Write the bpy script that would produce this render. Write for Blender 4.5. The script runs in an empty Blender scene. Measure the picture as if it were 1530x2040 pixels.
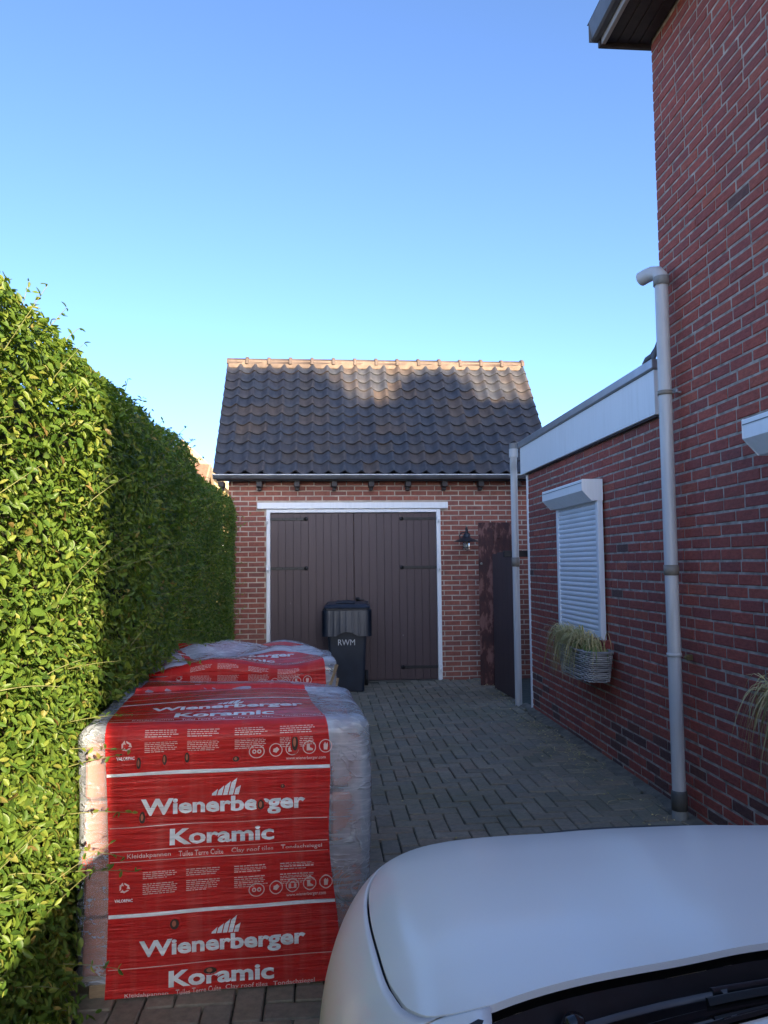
import bpy, math, random
import numpy as np
from mathutils import Matrix, Vector

R = math.radians
scene = bpy.context.scene
random.seed(7)

# ------------------------------------------------------------------ camera
F_PX, W_PX, H_PX = 1531.0, 1530.0, 2040.0
YAW, PITCH, ROLL, EYE = R(4.63), R(3.917), 0.010, 1.55
_F = Vector((math.sin(YAW) * math.cos(PITCH), math.cos(YAW) * math.cos(PITCH), math.sin(PITCH)))
_R0 = Vector((math.cos(YAW), -math.sin(YAW), 0)); _U0 = _R0.cross(_F)
_R = _R0 * math.cos(ROLL) - _U0 * math.sin(ROLL)
_U = _U0 * math.cos(ROLL) + _R0 * math.sin(ROLL)
CAM = Vector((0, 0, EYE))
cd = bpy.data.cameras.new('camera')
cd.sensor_fit = 'VERTICAL'; cd.sensor_height = 24.0; cd.lens = 24.0 * F_PX / H_PX
cd.clip_start = 0.05; cd.clip_end = 2000
cam = bpy.data.objects.new('camera', cd)
scene.collection.objects.link(cam)
cam.matrix_world = Matrix(((_R.x, _U.x, -_F.x, CAM.x), (_R.y, _U.y, -_F.y, CAM.y), (_R.z, _U.z, -_F.z, CAM.z), (0, 0, 0, 1)))
scene.camera = cam

# ------------------------------------------------------------------ light
SUN_AZ, SUN_EL = R(160.0), R(14.5)          # azimuth clockwise from +Y
SUN_DIR = Vector((math.sin(SUN_AZ) * math.cos(SUN_EL), math.cos(SUN_AZ) * math.cos(SUN_EL), math.sin(SUN_EL)))
world = bpy.data.worlds.new('World'); scene.world = world; world.use_nodes = True
wn = world.node_tree; wn.nodes.clear()
sky = wn.nodes.new('ShaderNodeTexSky'); sky.sky_type = 'NISHITA'; sky.sun_disc = False
sky.sun_elevation = SUN_EL; sky.sun_rotation = SUN_AZ
sky.altitude = 0; sky.air_density = 0.5; sky.dust_density = 1.45; sky.ozone_density = 3.2
bg = wn.nodes.new('ShaderNodeBackground'); bg.inputs[1].default_value = 0.15
wo = wn.nodes.new('ShaderNodeOutputWorld')
wn.links.new(sky.outputs[0], bg.inputs[0]); wn.links.new(bg.outputs[0], wo.inputs[0])
sl = bpy.data.lights.new('sun', 'SUN'); sl.energy = 5.0; sl.angle = R(0.53); sl.color = (1.0, 0.80, 0.55)
so = bpy.data.objects.new('sun', sl); scene.collection.objects.link(so)
so.rotation_euler = (-SUN_DIR).to_track_quat('-Z', 'Y').to_euler()
so.location = (6, -12, 12)
scene.view_settings.view_transform = 'Standard'; scene.view_settings.look = 'None'
scene.view_settings.exposure = 1.92; scene.view_settings.gamma = 1.0
scene.view_settings.use_curve_mapping = False
scene.cycles.max_bounces = 8; scene.cycles.transparent_max_bounces = 12
scene.cycles.use_denoising = True

COL = scene.collection

# ------------------------------------------------------------------ helpers
def project(p):
    v = Vector(p) - CAM
    w = v.dot(_F)
    if w <= 0.05: return None
    return (W_PX / 2 + F_PX * v.dot(_R) / w, H_PX / 2 - F_PX * v.dot(_U) / w, w)

def in_frame(p, m=0):
    q = project(p)
    return q is not None and -m < q[0] < W_PX + m and -m < q[1] < H_PX + m

WM = {}
def setp(o, parent, world=True):
    if parent is not None:
        o.parent = parent
        if world: o.matrix_parent_inverse = WM.get(parent.name, Matrix()).inverted()
    return o

def tag(o, label=None, cat=None, group=None, kind=None):
    if label: o['label'] = label
    if cat: o['category'] = cat
    if group: o['group'] = group
    if kind: o['kind'] = kind
    return o

def thing(name, label, cat, loc=(0, 0, 0), rz=0.0, group=None):
    o = bpy.data.objects.new(name, None); COL.objects.link(o)
    o.empty_display_size = 0.2
    o.location = loc; o.rotation_euler = (0, 0, rz)
    WM[o.name] = Matrix.Translation(loc) @ Matrix.Rotation(rz, 4, 'Z')
    return tag(o, label, cat, group)

def inst(name, mesh, parent, M=None, world=True):
    o = bpy.data.objects.new(name, mesh); COL.objects.link(o)
    setp(o, parent, world)
    if M is not None: o.matrix_basis = M
    return o

def copy_tree(o, parent=None):
    c = o.copy(); COL.objects.link(c); c.parent = parent
    for ch in o.children: copy_tree(ch, c)
    return c

def frame(o, x, y, z):
    x, y, z = Vector(x), Vector(y), Vector(z)
    return Matrix(((x.x, y.x, z.x, o[0]), (x.y, y.y, z.y, o[1]), (x.z, y.z, z.z, o[2]), (0, 0, 0, 1)))

class MB:
    """collects shapes into one mesh"""
    def __init__(s): s.v = []; s.f = []; s.sm = []
    def add(s, vs, fs, smooth=False):
        n = len(s.v); s.v += [tuple(p) for p in vs]
        for f in fs: s.f.append([i + n for i in f]); s.sm.append(smooth)
        return s
    def box(s, x0, x1, y0, y1, z0, z1, b=0.0, M=None):
        if x1 < x0: x0, x1 = x1, x0
        if y1 < y0: y0, y1 = y1, y0
        if z1 < z0: z0, z1 = z1, z0
        if b <= 0:
            vs = [(x, y, z) for z in (z0, z1) for y in (y0, y1) for x in (x0, x1)]
            fs = [(0, 2, 3, 1), (4, 5, 7, 6), (0, 1, 5, 4), (2, 6, 7, 3), (0, 4, 6, 2), (1, 3, 7, 5)]
        else:
            b = min(b, (x1 - x0) * .45, (y1 - y0) * .45, (z1 - z0) * .45)
            c = ((x0 + x1) / 2, (y0 + y1) / 2, (z0 + z1) / 2); h = ((x1 - x0) / 2, (y1 - y0) / 2, (z1 - z0) / 2)
            vs = []; idx = {}
            for sx in (-1, 1):
                for sy in (-1, 1):
                    for sz in (-1, 1):
                        for a in range(3):
                            d = [h[0] - b, h[1] - b, h[2] - b]; d[a] += b
                            idx[(sx, sy, sz, a)] = len(vs)
                            vs.append((c[0] + sx * d[0], c[1] + sy * d[1], c[2] + sz * d[2]))
            I = lambda sx, sy, sz, a: idx[(sx, sy, sz, a)]
            fs = []
            for q in (-1, 1):
                fs.append([I(q, -1, -1, 0), I(q, 1, -1, 0), I(q, 1, 1, 0), I(q, -1, 1, 0)][::q])
                fs.append([I(-1, q, -1, 1), I(-1, q, 1, 1), I(1, q, 1, 1), I(1, q, -1, 1)][::q])
                fs.append([I(-1, -1, q, 2), I(1, -1, q, 2), I(1, 1, q, 2), I(-1, 1, q, 2)][::q])
            for p in (-1, 1):
                for q in (-1, 1):
                    sg = p * q
                    fs.append([I(-1, p, q, 1), I(-1, p, q, 2), I(1, p, q, 2), I(1, p, q, 1)][::sg])
                    fs.append([I(p, -1, q, 2), I(p, -1, q, 0), I(p, 1, q, 0), I(p, 1, q, 2)][::sg])
                    fs.append([I(p, q, -1, 0), I(p, q, -1, 1), I(p, q, 1, 1), I(p, q, 1, 0)][::sg])
                    for r in (-1, 1):
                        fs.append([I(p, q, r, 0), I(p, q, r, 1), I(p, q, r, 2)][::p * q * r])
        if M is not None: vs = [M @ Vector(p) for p in vs]
        return s.add(vs, fs)
    def grid(s, rows, smooth=True, close=False):
        n = len(rows[0]); vs = [p for r in rows for p in r]; fs = []
        for i in range(len(rows) - 1):
            for j in range(n if close else n - 1):
                k = (j + 1) % n
                fs.append((i * n + j, i * n + k, (i + 1) * n + k, (i + 1) * n + j))
        return s.add(vs, fs, smooth)
    def tube(s, pts, r, n=12, caps=True, smooth=True):
        pts = [Vector(p) for p in pts]; rr = r if isinstance(r, (list, tuple)) else [r] * len(pts)
        rows = []; ref = None
        for i, p in enumerate(pts):
            t = (pts[min(i + 1, len(pts) - 1)] - pts[max(i - 1, 0)]).normalized()
            if ref is None: ref = Vector((0, 0, 1)) if abs(t.z) < .9 else Vector((1, 0, 0))
            a = (ref - t * ref.dot(t)).normalized(); ref = a; b = t.cross(a)
            rows.append([p + (a * math.cos(2 * math.pi * k / n) + b * math.sin(2 * math.pi * k / n)) * rr[i] for k in range(n)])
        s.grid(rows, smooth, True)
        if caps: s.add(rows[0], [list(range(n))[::-1]]); s.add(rows[-1], [list(range(n))])
        return s
    def lathe(s, prof, c, n=24, axis='z', smooth=True):
        rows = []
        for r, h in prof:
            row = []
            for k in range(n):
                a = 2 * math.pi * k / n; p = (r * math.cos(a), r * math.sin(a))
                row.append((c[0] + p[0], c[1] + p[1], c[2] + h) if axis == 'z' else
                           (c[0] + h, c[1] + p[0], c[2] + p[1]) if axis == 'x' else (c[0] + p[1], c[1] + h, c[2] + p[0]))
            rows.append(row)
        return s.grid(rows, smooth, True)
    def poly(s, pts, z=0.0): return s.add([(p[0], p[1], z) for p in pts], [list(range(len(pts)))])
    def mesh(s, name, mat):
        me = bpy.data.meshes.new(name); me.from_pydata(s.v, [], s.f)
        me.polygons.foreach_set('use_smooth', s.sm); me.materials.append(mat); me.update()
        return me
    def build(s, name, mat, parent=None, world=True, **kw):
        o = inst(name, s.mesh(name, mat), parent, None, world)
        if kw: tag(o, **kw)
        return o

def np_mesh(name, V, Fc, mat, smooth=False):
    """V (n,3); Fc (m,k) constant polygon size"""
    me = bpy.data.meshes.new(name); n, m, k = len(V), len(Fc), Fc.shape[1]
    me.vertices.add(n); me.vertices.foreach_set('co', np.ascontiguousarray(V, dtype=np.float32).ravel())
    me.loops.add(m * k); me.loops.foreach_set('vertex_index', np.ascontiguousarray(Fc, dtype=np.int32).ravel())
    me.polygons.add(m); me.polygons.foreach_set('loop_start', np.arange(0, m * k, k, dtype=np.int32))
    if smooth: me.polygons.foreach_set('use_smooth', np.ones(m, dtype=bool))
    me.materials.append(mat); me.update(calc_edges=True)
    return me

def join_instances(name, unit, mats, mat):
    """unit: MB; mats: list of Matrix -> one mesh holding a copy of unit for each matrix"""
    V = []; Fs = []; n = len(unit.v); base = [Vector(v) for v in unit.v]
    for i, M in enumerate(mats):
        V += [tuple(M @ v) for v in base]
        for f in unit.f: Fs.append([a + i * n for a in f])
    me = bpy.data.meshes.new(name); me.from_pydata(V, [], Fs); me.materials.append(mat); me.update()
    return me

# ------------------------------------------------------------------ materials
class NT:
    def __init__(s, name):
        s.m = bpy.data.materials.new(name); s.m.use_nodes = True; s.t = s.m.node_tree; s.t.nodes.clear()
        s.out = s.n('ShaderNodeOutputMaterial')
    def n(s, t, **kw):
        o = s.t.nodes.new(t)
        for k, v in kw.items(): setattr(o, k, v)
        return o
    def l(s, a, b): s.t.links.new(a, b)
    def val(s, sock, v):
        if isinstance(v, bpy.types.NodeSocket): s.l(v, sock)
        else: sock.default_value = v
    def pos(s, sc=(1, 1, 1)):
        g = s.n('ShaderNodeNewGeometry'); m = s.n('ShaderNodeMapping'); m.inputs['Scale'].default_value = sc
        s.l(g.outputs['Position'], m.inputs['Vector']); return m.outputs[0]
    def noise(s, vec, scale, detail=4, rough=.55, dist=0.0):
        o = s.n('ShaderNodeTexNoise'); s.l(vec, o.inputs['Vector'])
        o.inputs['Scale'].default_value = scale; o.inputs['Detail'].default_value = detail
        o.inputs['Roughness'].default_value = rough; o.inputs['Distortion'].default_value = dist
        return o.outputs['Fac']
    def ramp(s, fac, stops):
        o = s.n('ShaderNodeValToRGB'); e = o.color_ramp.elements
        while len(e) < len(stops): e.new(0.5)
        for i, (p, c) in enumerate(stops):
            e[i].position = p; e[i].color = (*c, 1) if len(c) == 3 else c
        s.l(fac, o.inputs[0]); return o.outputs[0]
    def math(s, op, a, b=0.0, clamp=False):
        o = s.n('ShaderNodeMath', operation=op, use_clamp=clamp); s.val(o.inputs[0], a); s.val(o.inputs[1], b); return o.outputs[0]
    def mix(s, fac, a, b, mode='MIX'):
        o = s.n('ShaderNodeMix', data_type='RGBA', blend_type=mode)
        s.val(o.inputs['Factor'], fac)
        for k, v in ((6, a), (7, b)): s.val(o.inputs[k], v if isinstance(v, bpy.types.NodeSocket) else (*v, 1))
        return o.outputs[2]
    def rnd(s):
        g = s.n('ShaderNodeNewGeometry'); oi = s.n('ShaderNodeObjectInfo')
        return s.math('FRACT', s.math('ADD', g.outputs['Random Per Island'], oi.outputs['Random']))
    def bump(s, h, strength, dist=.01, normal=None):
        o = s.n('ShaderNodeBump'); o.inputs['Strength'].default_value = strength; o.inputs['Distance'].default_value = dist
        s.l(h, o.inputs['Height'])
        if normal is not None: s.l(normal, o.inputs['Normal'])
        return o.outputs[0]
    def bsdf(s, col, rough=.7, normal=None, **kw):
        o = s.n('ShaderNodeBsdfPrincipled')
        s.val(o.inputs['Base Color'], col if isinstance(col, bpy.types.NodeSocket) else (*col, 1)); s.val(o.inputs['Roughness'], rough)
        if normal is not None: s.l(normal, o.inputs['Normal'])
        for k, v in kw.items(): s.val(o.inputs[k.replace('_', ' ')], v)
        return o.outputs[0]
    def done(s, sh): s.l(sh, s.out.inputs[0]); return s.m

def lerp3(a, b, t): return tuple(a[i] + (b[i] - a[i]) * t for i in range(3))

def piece_mat(name, cols, grain=.45, gscale=30, rough=.85, bump=.35, bscale=55, stretch=(1, 1, 1), dirt=None, dscale=1.3, damt=.5, bdist=.004):
    """pieces (bricks, tiles, pavers, boards): colour by piece + grain + soft dirt patches"""
    t = NT(name); r = t.rnd(); n = len(cols)
    c = t.ramp(r, [(i / max(1, n - 1), k) for i, k in enumerate(cols)])
    p = t.pos(stretch)
    g = t.noise(p, gscale, 5, .65)
    c = t.mix(grain, c, t.ramp(g, [(.25, (.35, .35, .35)), (.75, (1.5, 1.45, 1.4))]), 'MULTIPLY')
    if dirt:
        d = t.noise(t.pos(), dscale, 5, .6)
        c = t.mix(t.math('MULTIPLY', t.ramp(d, [(.42, (0, 0, 0)), (.68, (1, 1, 1))]), damt), c, dirt)
    h = t.noise(p, bscale, 6, .7)
    return t.done(t.bsdf(c, rough, t.bump(h, bump, bdist)))

def plain_mat(name, c, rough=.5, var=.12, scale=6, bump=0.0, bscale=80, **kw):
    t = NT(name); n = t.noise(t.pos(), scale, 4)
    col = t.ramp(n, [(.3, tuple(x * (1 - var) for x in c)), (.7, tuple(min(1, x * (1 + var)) for x in c))])
    rg = t.math('ADD', t.math('MULTIPLY', t.noise(t.pos(), scale * 3, 3), .15), max(0, rough - .075))
    nm = t.bump(t.noise(t.pos(), bscale, 4), bump, .004) if bump else None
    return t.done(t.bsdf(col, rg, nm, **kw))

MT = {}
MT['brick_house'] = piece_mat('brick_house', [(.30, .070, .052), (.35, .078, .055), (.39, .086, .057), (.33, .074, .053), (.43, .105, .062), (.32, .072, .053), (.27, .070, .058), (.38, .084, .056), (.35, .078, .054), (.30, .070, .056)],
                              grain=.5, gscale=26, bump=.9, bscale=38, stretch=(1, 1, 2.2), dirt=(.17, .070, .055), damt=.4, bdist=.006)
MT['brick_dark'] = piece_mat('brick_dark', [(.13, .052, .044), (.10, .050, .046), (.17, .060, .046), (.12, .062, .052)], grain=.5, gscale=26, bump=.9, bscale=38, stretch=(1, 1, 2.2))
MT['brick_garage'] = piece_mat('brick_garage', [(.26, .088, .062), (.32, .105, .070), (.34, .115, .075), (.29, .095, .066), (.31, .10, .068), (.24, .085, .066), (.33, .11, .073)],
                               grain=.45, gscale=22, bump=.5, bscale=45, dirt=(.19, .11, .09), damt=.35)
MT['mortar_house'] = plain_mat('mortar_house', (.36, .30, .25), .95, .45, 14, .5, 120)
MT['mortar_garage'] = plain_mat('mortar_garage', (.48, .40, .32), .95, .2, 7, .5, 120)
MT['paver'] = piece_mat('paver', [(.22, .195, .145), (.27, .235, .175), (.31, .265, .195), (.24, .205, .155), (.29, .225, .16), (.235, .215, .17), (.20, .175, .13)],
                        grain=.5, gscale=35, bump=.5, bscale=70, dirt=(.15, .15, .085), dscale=1.1, damt=.6, rough=.8)
MT['joint'] = plain_mat('joint_sand', (.050, .052, .036), .95, .4, 14, .4, 90)
MT['roof_tile'] = piece_mat('roof_tile', [(.050, .056, .072), (.040, .046, .062), (.056, .059, .070), (.045, .052, .069), (.092, .068, .054), (.042, .048, .063), (.053, .058, .070), (.038, .045, .062), (.068, .060, .058)],
                            grain=.55, gscale=16, rough=.62, bump=.35, bscale=40, dirt=(.085, .062, .048), dscale=2.6, damt=.35)
MT['ridge_tile'] = piece_mat('ridge_tile', [(.115, .085, .07), (.10, .074, .06), (.13, .095, .076)], grain=.4, gscale=14, rough=.75, bump=.3)
def grimy(name, c, rough, streak=.3, dirt=(.42, .40, .34)):
    t = NT(name); n = t.noise(t.pos((14, 14, .9)), 2.0, 5, .6); n2 = t.noise(t.pos(), 2.2, 4, .6)
    f = t.math('MULTIPLY', t.ramp(n, [(.45, (0, 0, 0)), (.72, (1, 1, 1))]), t.ramp(n2, [(.35, (0, 0, 0)), (.7, (streak, streak, streak))]))
    col = t.mix(f, c, dirt)
    return t.done(t.bsdf(col, t.math('ADD', t.math('MULTIPLY', n2, .2), rough - .1), t.bump(t.noise(t.pos(), 50, 3), .06, .003)))
MT['white'] = grimy('white_paint', (.86, .86, .85), .45, .22)
MT['white_old'] = plain_mat('white_paint', (.84, .85, .86), .45, .05, 5, .08, 60)
MT['white_metal'] = plain_mat('white_metal', (.80, .82, .84), .35, .04, 4)
MT['pvc_grey'] = grimy('grey_pvc', (.54, .54, .54), .42, .6, (.28, .26, .22))
MT['pvc_band'] = plain_mat('brown_grey_clamp', (.24, .21, .17), .5, .1, 6)
MT['zinc'] = plain_mat('zinc', (.36, .38, .40), .38, .12, 5, Metallic=.6)
MT['dark_wood'] = plain_mat('dark_stained_wood', (.030, .024, .024), .6, .3, 12)
MT['iron'] = plain_mat('black_iron', (.012, .012, .014), .45, .3, 20, .2, 90)
MT['black_plastic'] = plain_mat('black_plastic', (.012, .013, .015), .42, .2, 10)
MT['soil'] = plain_mat('soil', (.055, .045, .032), .95, .4, 3, .6, 20)
MT['ground'] = plain_mat('pale_bounce_ground', (.26, .235, .19), .95, .3, 2, .5, 30)  # pale tone picked to bounce sunlight onto the shaded walls
MT['lead'] = plain_mat('lead_flashing', (.11, .115, .125), .5, .2, 8)

def door_mat():
    t = NT('brown_boards'); r = t.rnd()
    c = t.ramp(r, [(0, (.072, .043, .045)), (.5, (.077, .047, .049)), (1, (.067, .041, .044))])
    g = t.noise(t.pos((30, 30, 1.2)), 2.2, 5, .6)
    c = t.mix(.35, c, t.ramp(g, [(.3, (.7, .7, .7)), (.7, (1.3, 1.3, 1.3))]), 'MULTIPLY')
    chip = t.noise(t.pos((1, 1, .45)), 16, 3, .5)
    c = t.mix(t.ramp(chip, [(.765, (0, 0, 0)), (.78, (1, 1, 1))]), c, (.35, .31, .29))
    return t.done(t.bsdf(c, .5, t.bump(g, .12, .003)))
MT['door'] = door_mat()

def weathered_mat():
    t = NT('weathered_plank'); p = t.pos((5, 5, 2.0))
    n = t.noise(p, 2.0, 7, .65, .15)
    c = t.ramp(n, [(.40, (.055, .020, .018)), (.50, (.085, .027, .022)), (.56, (.22, .095, .075)), (.75, (.26, .125, .10))])
    g = t.noise(t.pos((60, 60, 1.5)), 3, 4)
    c = t.mix(.3, c, t.ramp(g, [(.3, (.6, .6, .6)), (.7, (1.3, 1.3, 1.3))]), 'MULTIPLY')
    return t.done(t.bsdf(c, .75, t.bump(g, .25, .003)))
MT['weathered'] = weathered_mat()

def leaf_mat():
    t = NT('hedge_leaf'); r = t.rnd()
    c = t.ramp(r, [(0, (.060, .125, .022)), (.35, (.092, .165, .026)), (.7, (.130, .205, .032)), (.9, (.185, .245, .040)), (.97, (.24, .26, .06)), (1, (.22, .15, .06))])
    g = t.noise(t.pos(), 3.0, 3)
    c = t.mix(.4, c, t.ramp(g, [(.3, (.75, .85, .8)), (.7, (1.25, 1.15, 1.1))]), 'MULTIPLY')
    b = t.bsdf(c, .45, None, Specular_IOR_Level=.35)
    tr = t.n('ShaderNodeBsdfTranslucent'); t.l(t.mix(1.0, c, (1.7, 1.55, .4), 'MULTIPLY'), tr.inputs[0])
    m = t.n('ShaderNodeMixShader'); m.inputs[0].default_value = .42
    t.l(b, m.inputs[1]); t.l(tr.outputs[0], m.inputs[2])
    return t.done(m.outputs[0])
MT['leaf'] = leaf_mat()
MT['twig'] = plain_mat('green_twig', (.14, .15, .05), .6, .3, 20)
MT['bark'] = plain_mat('bark', (.06, .045, .03), .9, .4, 14, .5, 40)

def film_mat():
    t = NT('stretch_film')
    s1 = t.noise(t.pos((1.6, 1.6, 17)), 3.0, 6, .62, 1.4)
    s2 = t.noise(t.pos((1, 1, 1)), 3.0, 4, .6)
    cr = t.ramp(t.noise(t.pos((1, 1, 1.6)), 4.5, 3, .5, 2.2), [(.46, (0, 0, 0)), (.50, (1, 1, 1)), (.54, (0, 0, 0))])
    geo = t.n('ShaderNodeNewGeometry'); sep = t.n('ShaderNodeSeparateXYZ'); t.l(geo.outputs['Normal'], sep.inputs[0])
    up = t.math('MULTIPLY', sep.outputs[2], .30, True)
    f = t.math('ADD', t.math('MULTIPLY', t.ramp(s1, [(.50, (0, 0, 0)), (.74, (1, 1, 1))]), .26), t.math('MULTIPLY', t.ramp(s2, [(.40, (0, 0, 0)), (.60, (1, 1, 1))]), .30))
    f = t.math('ADD', t.math('ADD', t.math('ADD', f, up), t.math('MULTIPLY', cr, .16)), .17, True)  # streaks and crease lines whiten the film as painted highlights
    nm = t.bump(cr, .55, .012, t.bump(s1, .4, .005, t.bump(t.noise(t.pos((2, 2, 2)), 2.0, 3, .5, 1.4), .6, .035)))
    b = t.bsdf((.52, .58, .67), .12, nm, Specular_IOR_Level=.9)
    tp = t.n('ShaderNodeBsdfTransparent'); tp.inputs[0].default_value = (.93, .95, .97, 1)
    m = t.n('ShaderNodeMixShader'); t.l(f, m.inputs[0]); t.l(tp.outputs[0], m.inputs[1]); t.l(b, m.inputs[2])
    return t.done(m.outputs[0])
MT['film'] = film_mat()

def print_mat(name, c1, c2, amt):
    t = NT(name)
    s1 = t.noise(t.pos((1.3, 1.3, 30)), 2.6, 6, .66, .9)
    s3 = t.noise(t.pos((1, 1, 1)), 4.0, 4, .6, .5)
    p = t.noise(t.pos((9, 1, .7)), 2.0, 3, .5)
    c = t.mix(t.ramp(p, [(.52, (0, 0, 0)), (.75, (amt, amt, amt))]), c1, c2)
    nm = t.bump(s1, .95, .014, t.bump(s3, .5, .04))
    return t.done(t.bsdf(c, .24, nm, Specular_IOR_Level=.45, Coat_Weight=.1, Coat_Roughness=.15))
MT['red_print'] = print_mat('red_printed_film', (.54, .016, .014), (.62, .14, .11), .3)
MT['white_print'] = print_mat('white_ink', (.82, .83, .86), (.66, .50, .50), .35)
MT['pale_print'] = plain_mat('thin_white_ink', (.62, .40, .38), .4, .1, 5)
MT['clay'] = piece_mat('clay_tile_pack', [(.36, .11, .06), (.42, .14, .08), (.30, .09, .055)], grain=.35, gscale=20, bump=.3)
MT['pale_wood'] = piece_mat('pallet_wood', [(.30, .22, .13), (.36, .27, .17), (.26, .19, .12)], grain=.4, gscale=18, stretch=(1, 8, 8), bump=.2)
MT['hole'] = plain_mat('torn_hole', (.03, .015, .010), .8, .3, 20)

def paint_mat():
    t = NT('pearl_white_paint')
    n = t.noise(t.pos(), 900, 1)
    c = t.ramp(n, [(.3, (.90, .88, .83)), (.7, (.93, .91, .87))])
    return t.done(t.bsdf(c, .46, None, Metallic=.0, Coat_Weight=.5, Coat_Roughness=.17))
MT['paint'] = paint_mat()
def glass_mat(name, tint=(.5, .55, .55), trans=.55):
    t = NT(name)
    g = t.n('ShaderNodeBsdfGlossy'); g.inputs['Roughness'].default_value = .02; g.inputs['Color'].default_value = (1, 1, 1, 1)
    tp = t.n('ShaderNodeBsdfTransparent'); tp.inputs[0].default_value = (*tint, 1)
    fr = t.n('ShaderNodeFresnel'); fr.inputs[0].default_value = 1.5
    m = t.n('ShaderNodeMixShader'); t.l(fr.outputs[0], m.inputs[0]); t.l(tp.outputs[0], m.inputs[1]); t.l(g.outputs[0], m.inputs[2])
    return t.done(m.outputs[0])
MT['glass'] = glass_mat('car_glass')
MT['lamp_glass'] = glass_mat('lamp_glass', (.9, .92, .92))
MT['gloss_black'] = plain_mat('gloss_black', (.010, .011, .014), .16, .2, 10, Coat_Weight=.4)
MT['cowl_black'] = plain_mat('cowl_black', (.013, .014, .018), .34, .3, 14)
MT['rubber'] = plain_mat('rubber', (.012, .012, .012), .65, .2, 20)
MT['alloy'] = plain_mat('alloy', (.45, .46, .47), .3, .05, 5, Metallic=.9)
MT['bin'] = plain_mat('bin_plastic', (.014, .021, .036), .40, .25, 7, .1, 50)
MT['letter'] = plain_mat('white_sticker', (.62, .65, .68), .5, .05, 8)
MT['wicker'] = piece_mat('wicker', [(.34, .33, .33), (.42, .41, .40), (.50, .48, .46), (.28, .27, .26)], grain=.4, gscale=30, bump=.2)
MT['straw'] = piece_mat('dry_grass', [(.58, .45, .21), (.66, .53, .27), (.50, .40, .16), (.38, .36, .11), (.70, .58, .33)], grain=.2, gscale=12, bump=.1)
MT['green_blade'] = piece_mat('green_blade', [(.16, .24, .06), (.22, .30, .08), (.13, .19, .05)], grain=.2, gscale=12, bump=.1)

def curve(pts, x):
    """piecewise cubic-smoothed interpolation through (x, y) points"""
    if x <= pts[0][0]: return pts[0][1]
    for (a, b), (c, d) in zip(pts, pts[1:]):
        if x <= c: return b + (d - b) * (x - a) / (c - a)
    return pts[-1][1]
def spl(pts):
    xs = np.array([p[0] for p in pts]); ys = np.array([p[1] for p in pts], float)
    d = np.gradient(ys, xs)
    def f(x):
        x = min(max(x, xs[0]), xs[-1]); i = min(max(int(np.searchsorted(xs, x)) - 1, 0), len(xs) - 2)
        h = xs[i + 1] - xs[i]; t = (x - xs[i]) / h
        return float((2*t**3-3*t*t+1)*ys[i] + (t**3-2*t*t+t)*h*d[i] + (-2*t**3+3*t*t)*ys[i+1] + (t**3-t*t)*h*d[i+1])
    return f

def text_2d(s, size, sx=1.0, bold=0.0, res=3, space=1.0, fit=None):
    cu = bpy.data.curves.new('t', 'FONT'); cu.body = s; cu.size = size; cu.align_x = 'CENTER'; cu.align_y = 'CENTER'
    cu.offset = bold * size; cu.resolution_u = res; cu.space_character = space; cu.fill_mode = 'FRONT'
    o = bpy.data.objects.new('t', cu); COL.objects.link(o)
    dg = bpy.context.evaluated_depsgraph_get(); dg.update()
    me = bpy.data.meshes.new_from_object(o.evaluated_get(dg))
    v = [(p.co.x * sx, p.co.y) for p in me.vertices]; f = [list(p.vertices) for p in me.polygons]
    if fit:                                   # (width, height) of the finished line
        x0, x1 = min(p[0] for p in v), max(p[0] for p in v); y0, y1 = min(p[1] for p in v), max(p[1] for p in v)
        v = [((x - (x0 + x1) / 2) * fit[0] / (x1 - x0), (y - (y0 + y1) / 2) * fit[1] / (y1 - y0)) for x, y in v]
    bpy.data.objects.remove(o); bpy.data.curves.remove(cu); bpy.data.meshes.remove(me)
    return v, f

# ================================================================== GROUND
g = MB(); g.box(-300, 300, -300, 300, -.6, -.012)
tag(g.build('ground', MT['ground']), kind='structure')
road = MB(); road.add([(-60, -14, -.006), (60, -14, -.006), (60, -7, -.006), (-60, -7, -.006)], [(0, 1, 2, 3)])
tag(road.build('road', plain_mat('asphalt', (.05, .05, .052), .9, .2, 8, .4, 80)), kind='structure')
bed = MB(); bed.box(-1.05, 2.2, -6.5, 10.3, -.11, -.006); bed.box(2.2, 3.2, 8.0, 10.3, -.11, .002)
drive = tag(bed.build('driveway', MT['joint']), kind='structure')

PAV = .105
pu = {}
for k, (a, b) in {'h': (2 * PAV, PAV), 'v': (PAV, 2 * PAV)}.items():
    m = MB(); g_ = .0034
    m.box(-a / 2 + g_, a / 2 - g_, -b / 2 + g_, b / 2 - g_, -.06, 0, .005); pu[k] = m
pm = {k: m.mesh('paver', MT['paver']) for k, m in pu.items()}
pav = []
for i in range(-10, 22):
    for j in range(-62, 98):
        k = (i - j) % 4
        if k == 0: c, t = ((i + 1) * PAV, (j + .5) * PAV), 'h'
        elif k == 3: c, t = ((i + .5) * PAV, (j + 1) * PAV), 'v'
        else: continue
        if not (-1.04 < c[0] - .105 and c[0] < 2.19 and c[1] < 10.2): continue
        pav.append((c[0], c[1], t))
def sunken(x, y):
    return -.012 * math.exp(-((x - .7) / .5) ** 2) + .006 * math.sin(x * 2.1 + y * .9) + .004 * math.sin(y * 1.7 - x)
def pmat(x, y):
    return (Matrix.Translation((x, y, sunken(x, y) + random.uniform(-.003, .002) + .022)) @ Matrix.Rotation(random.gauss(0, .012), 4, 'Z')
            @ Matrix.Rotation(random.gauss(0, .010), 4, 'X') @ Matrix.Rotation(random.gauss(0, .010), 4, 'Y'))
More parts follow.
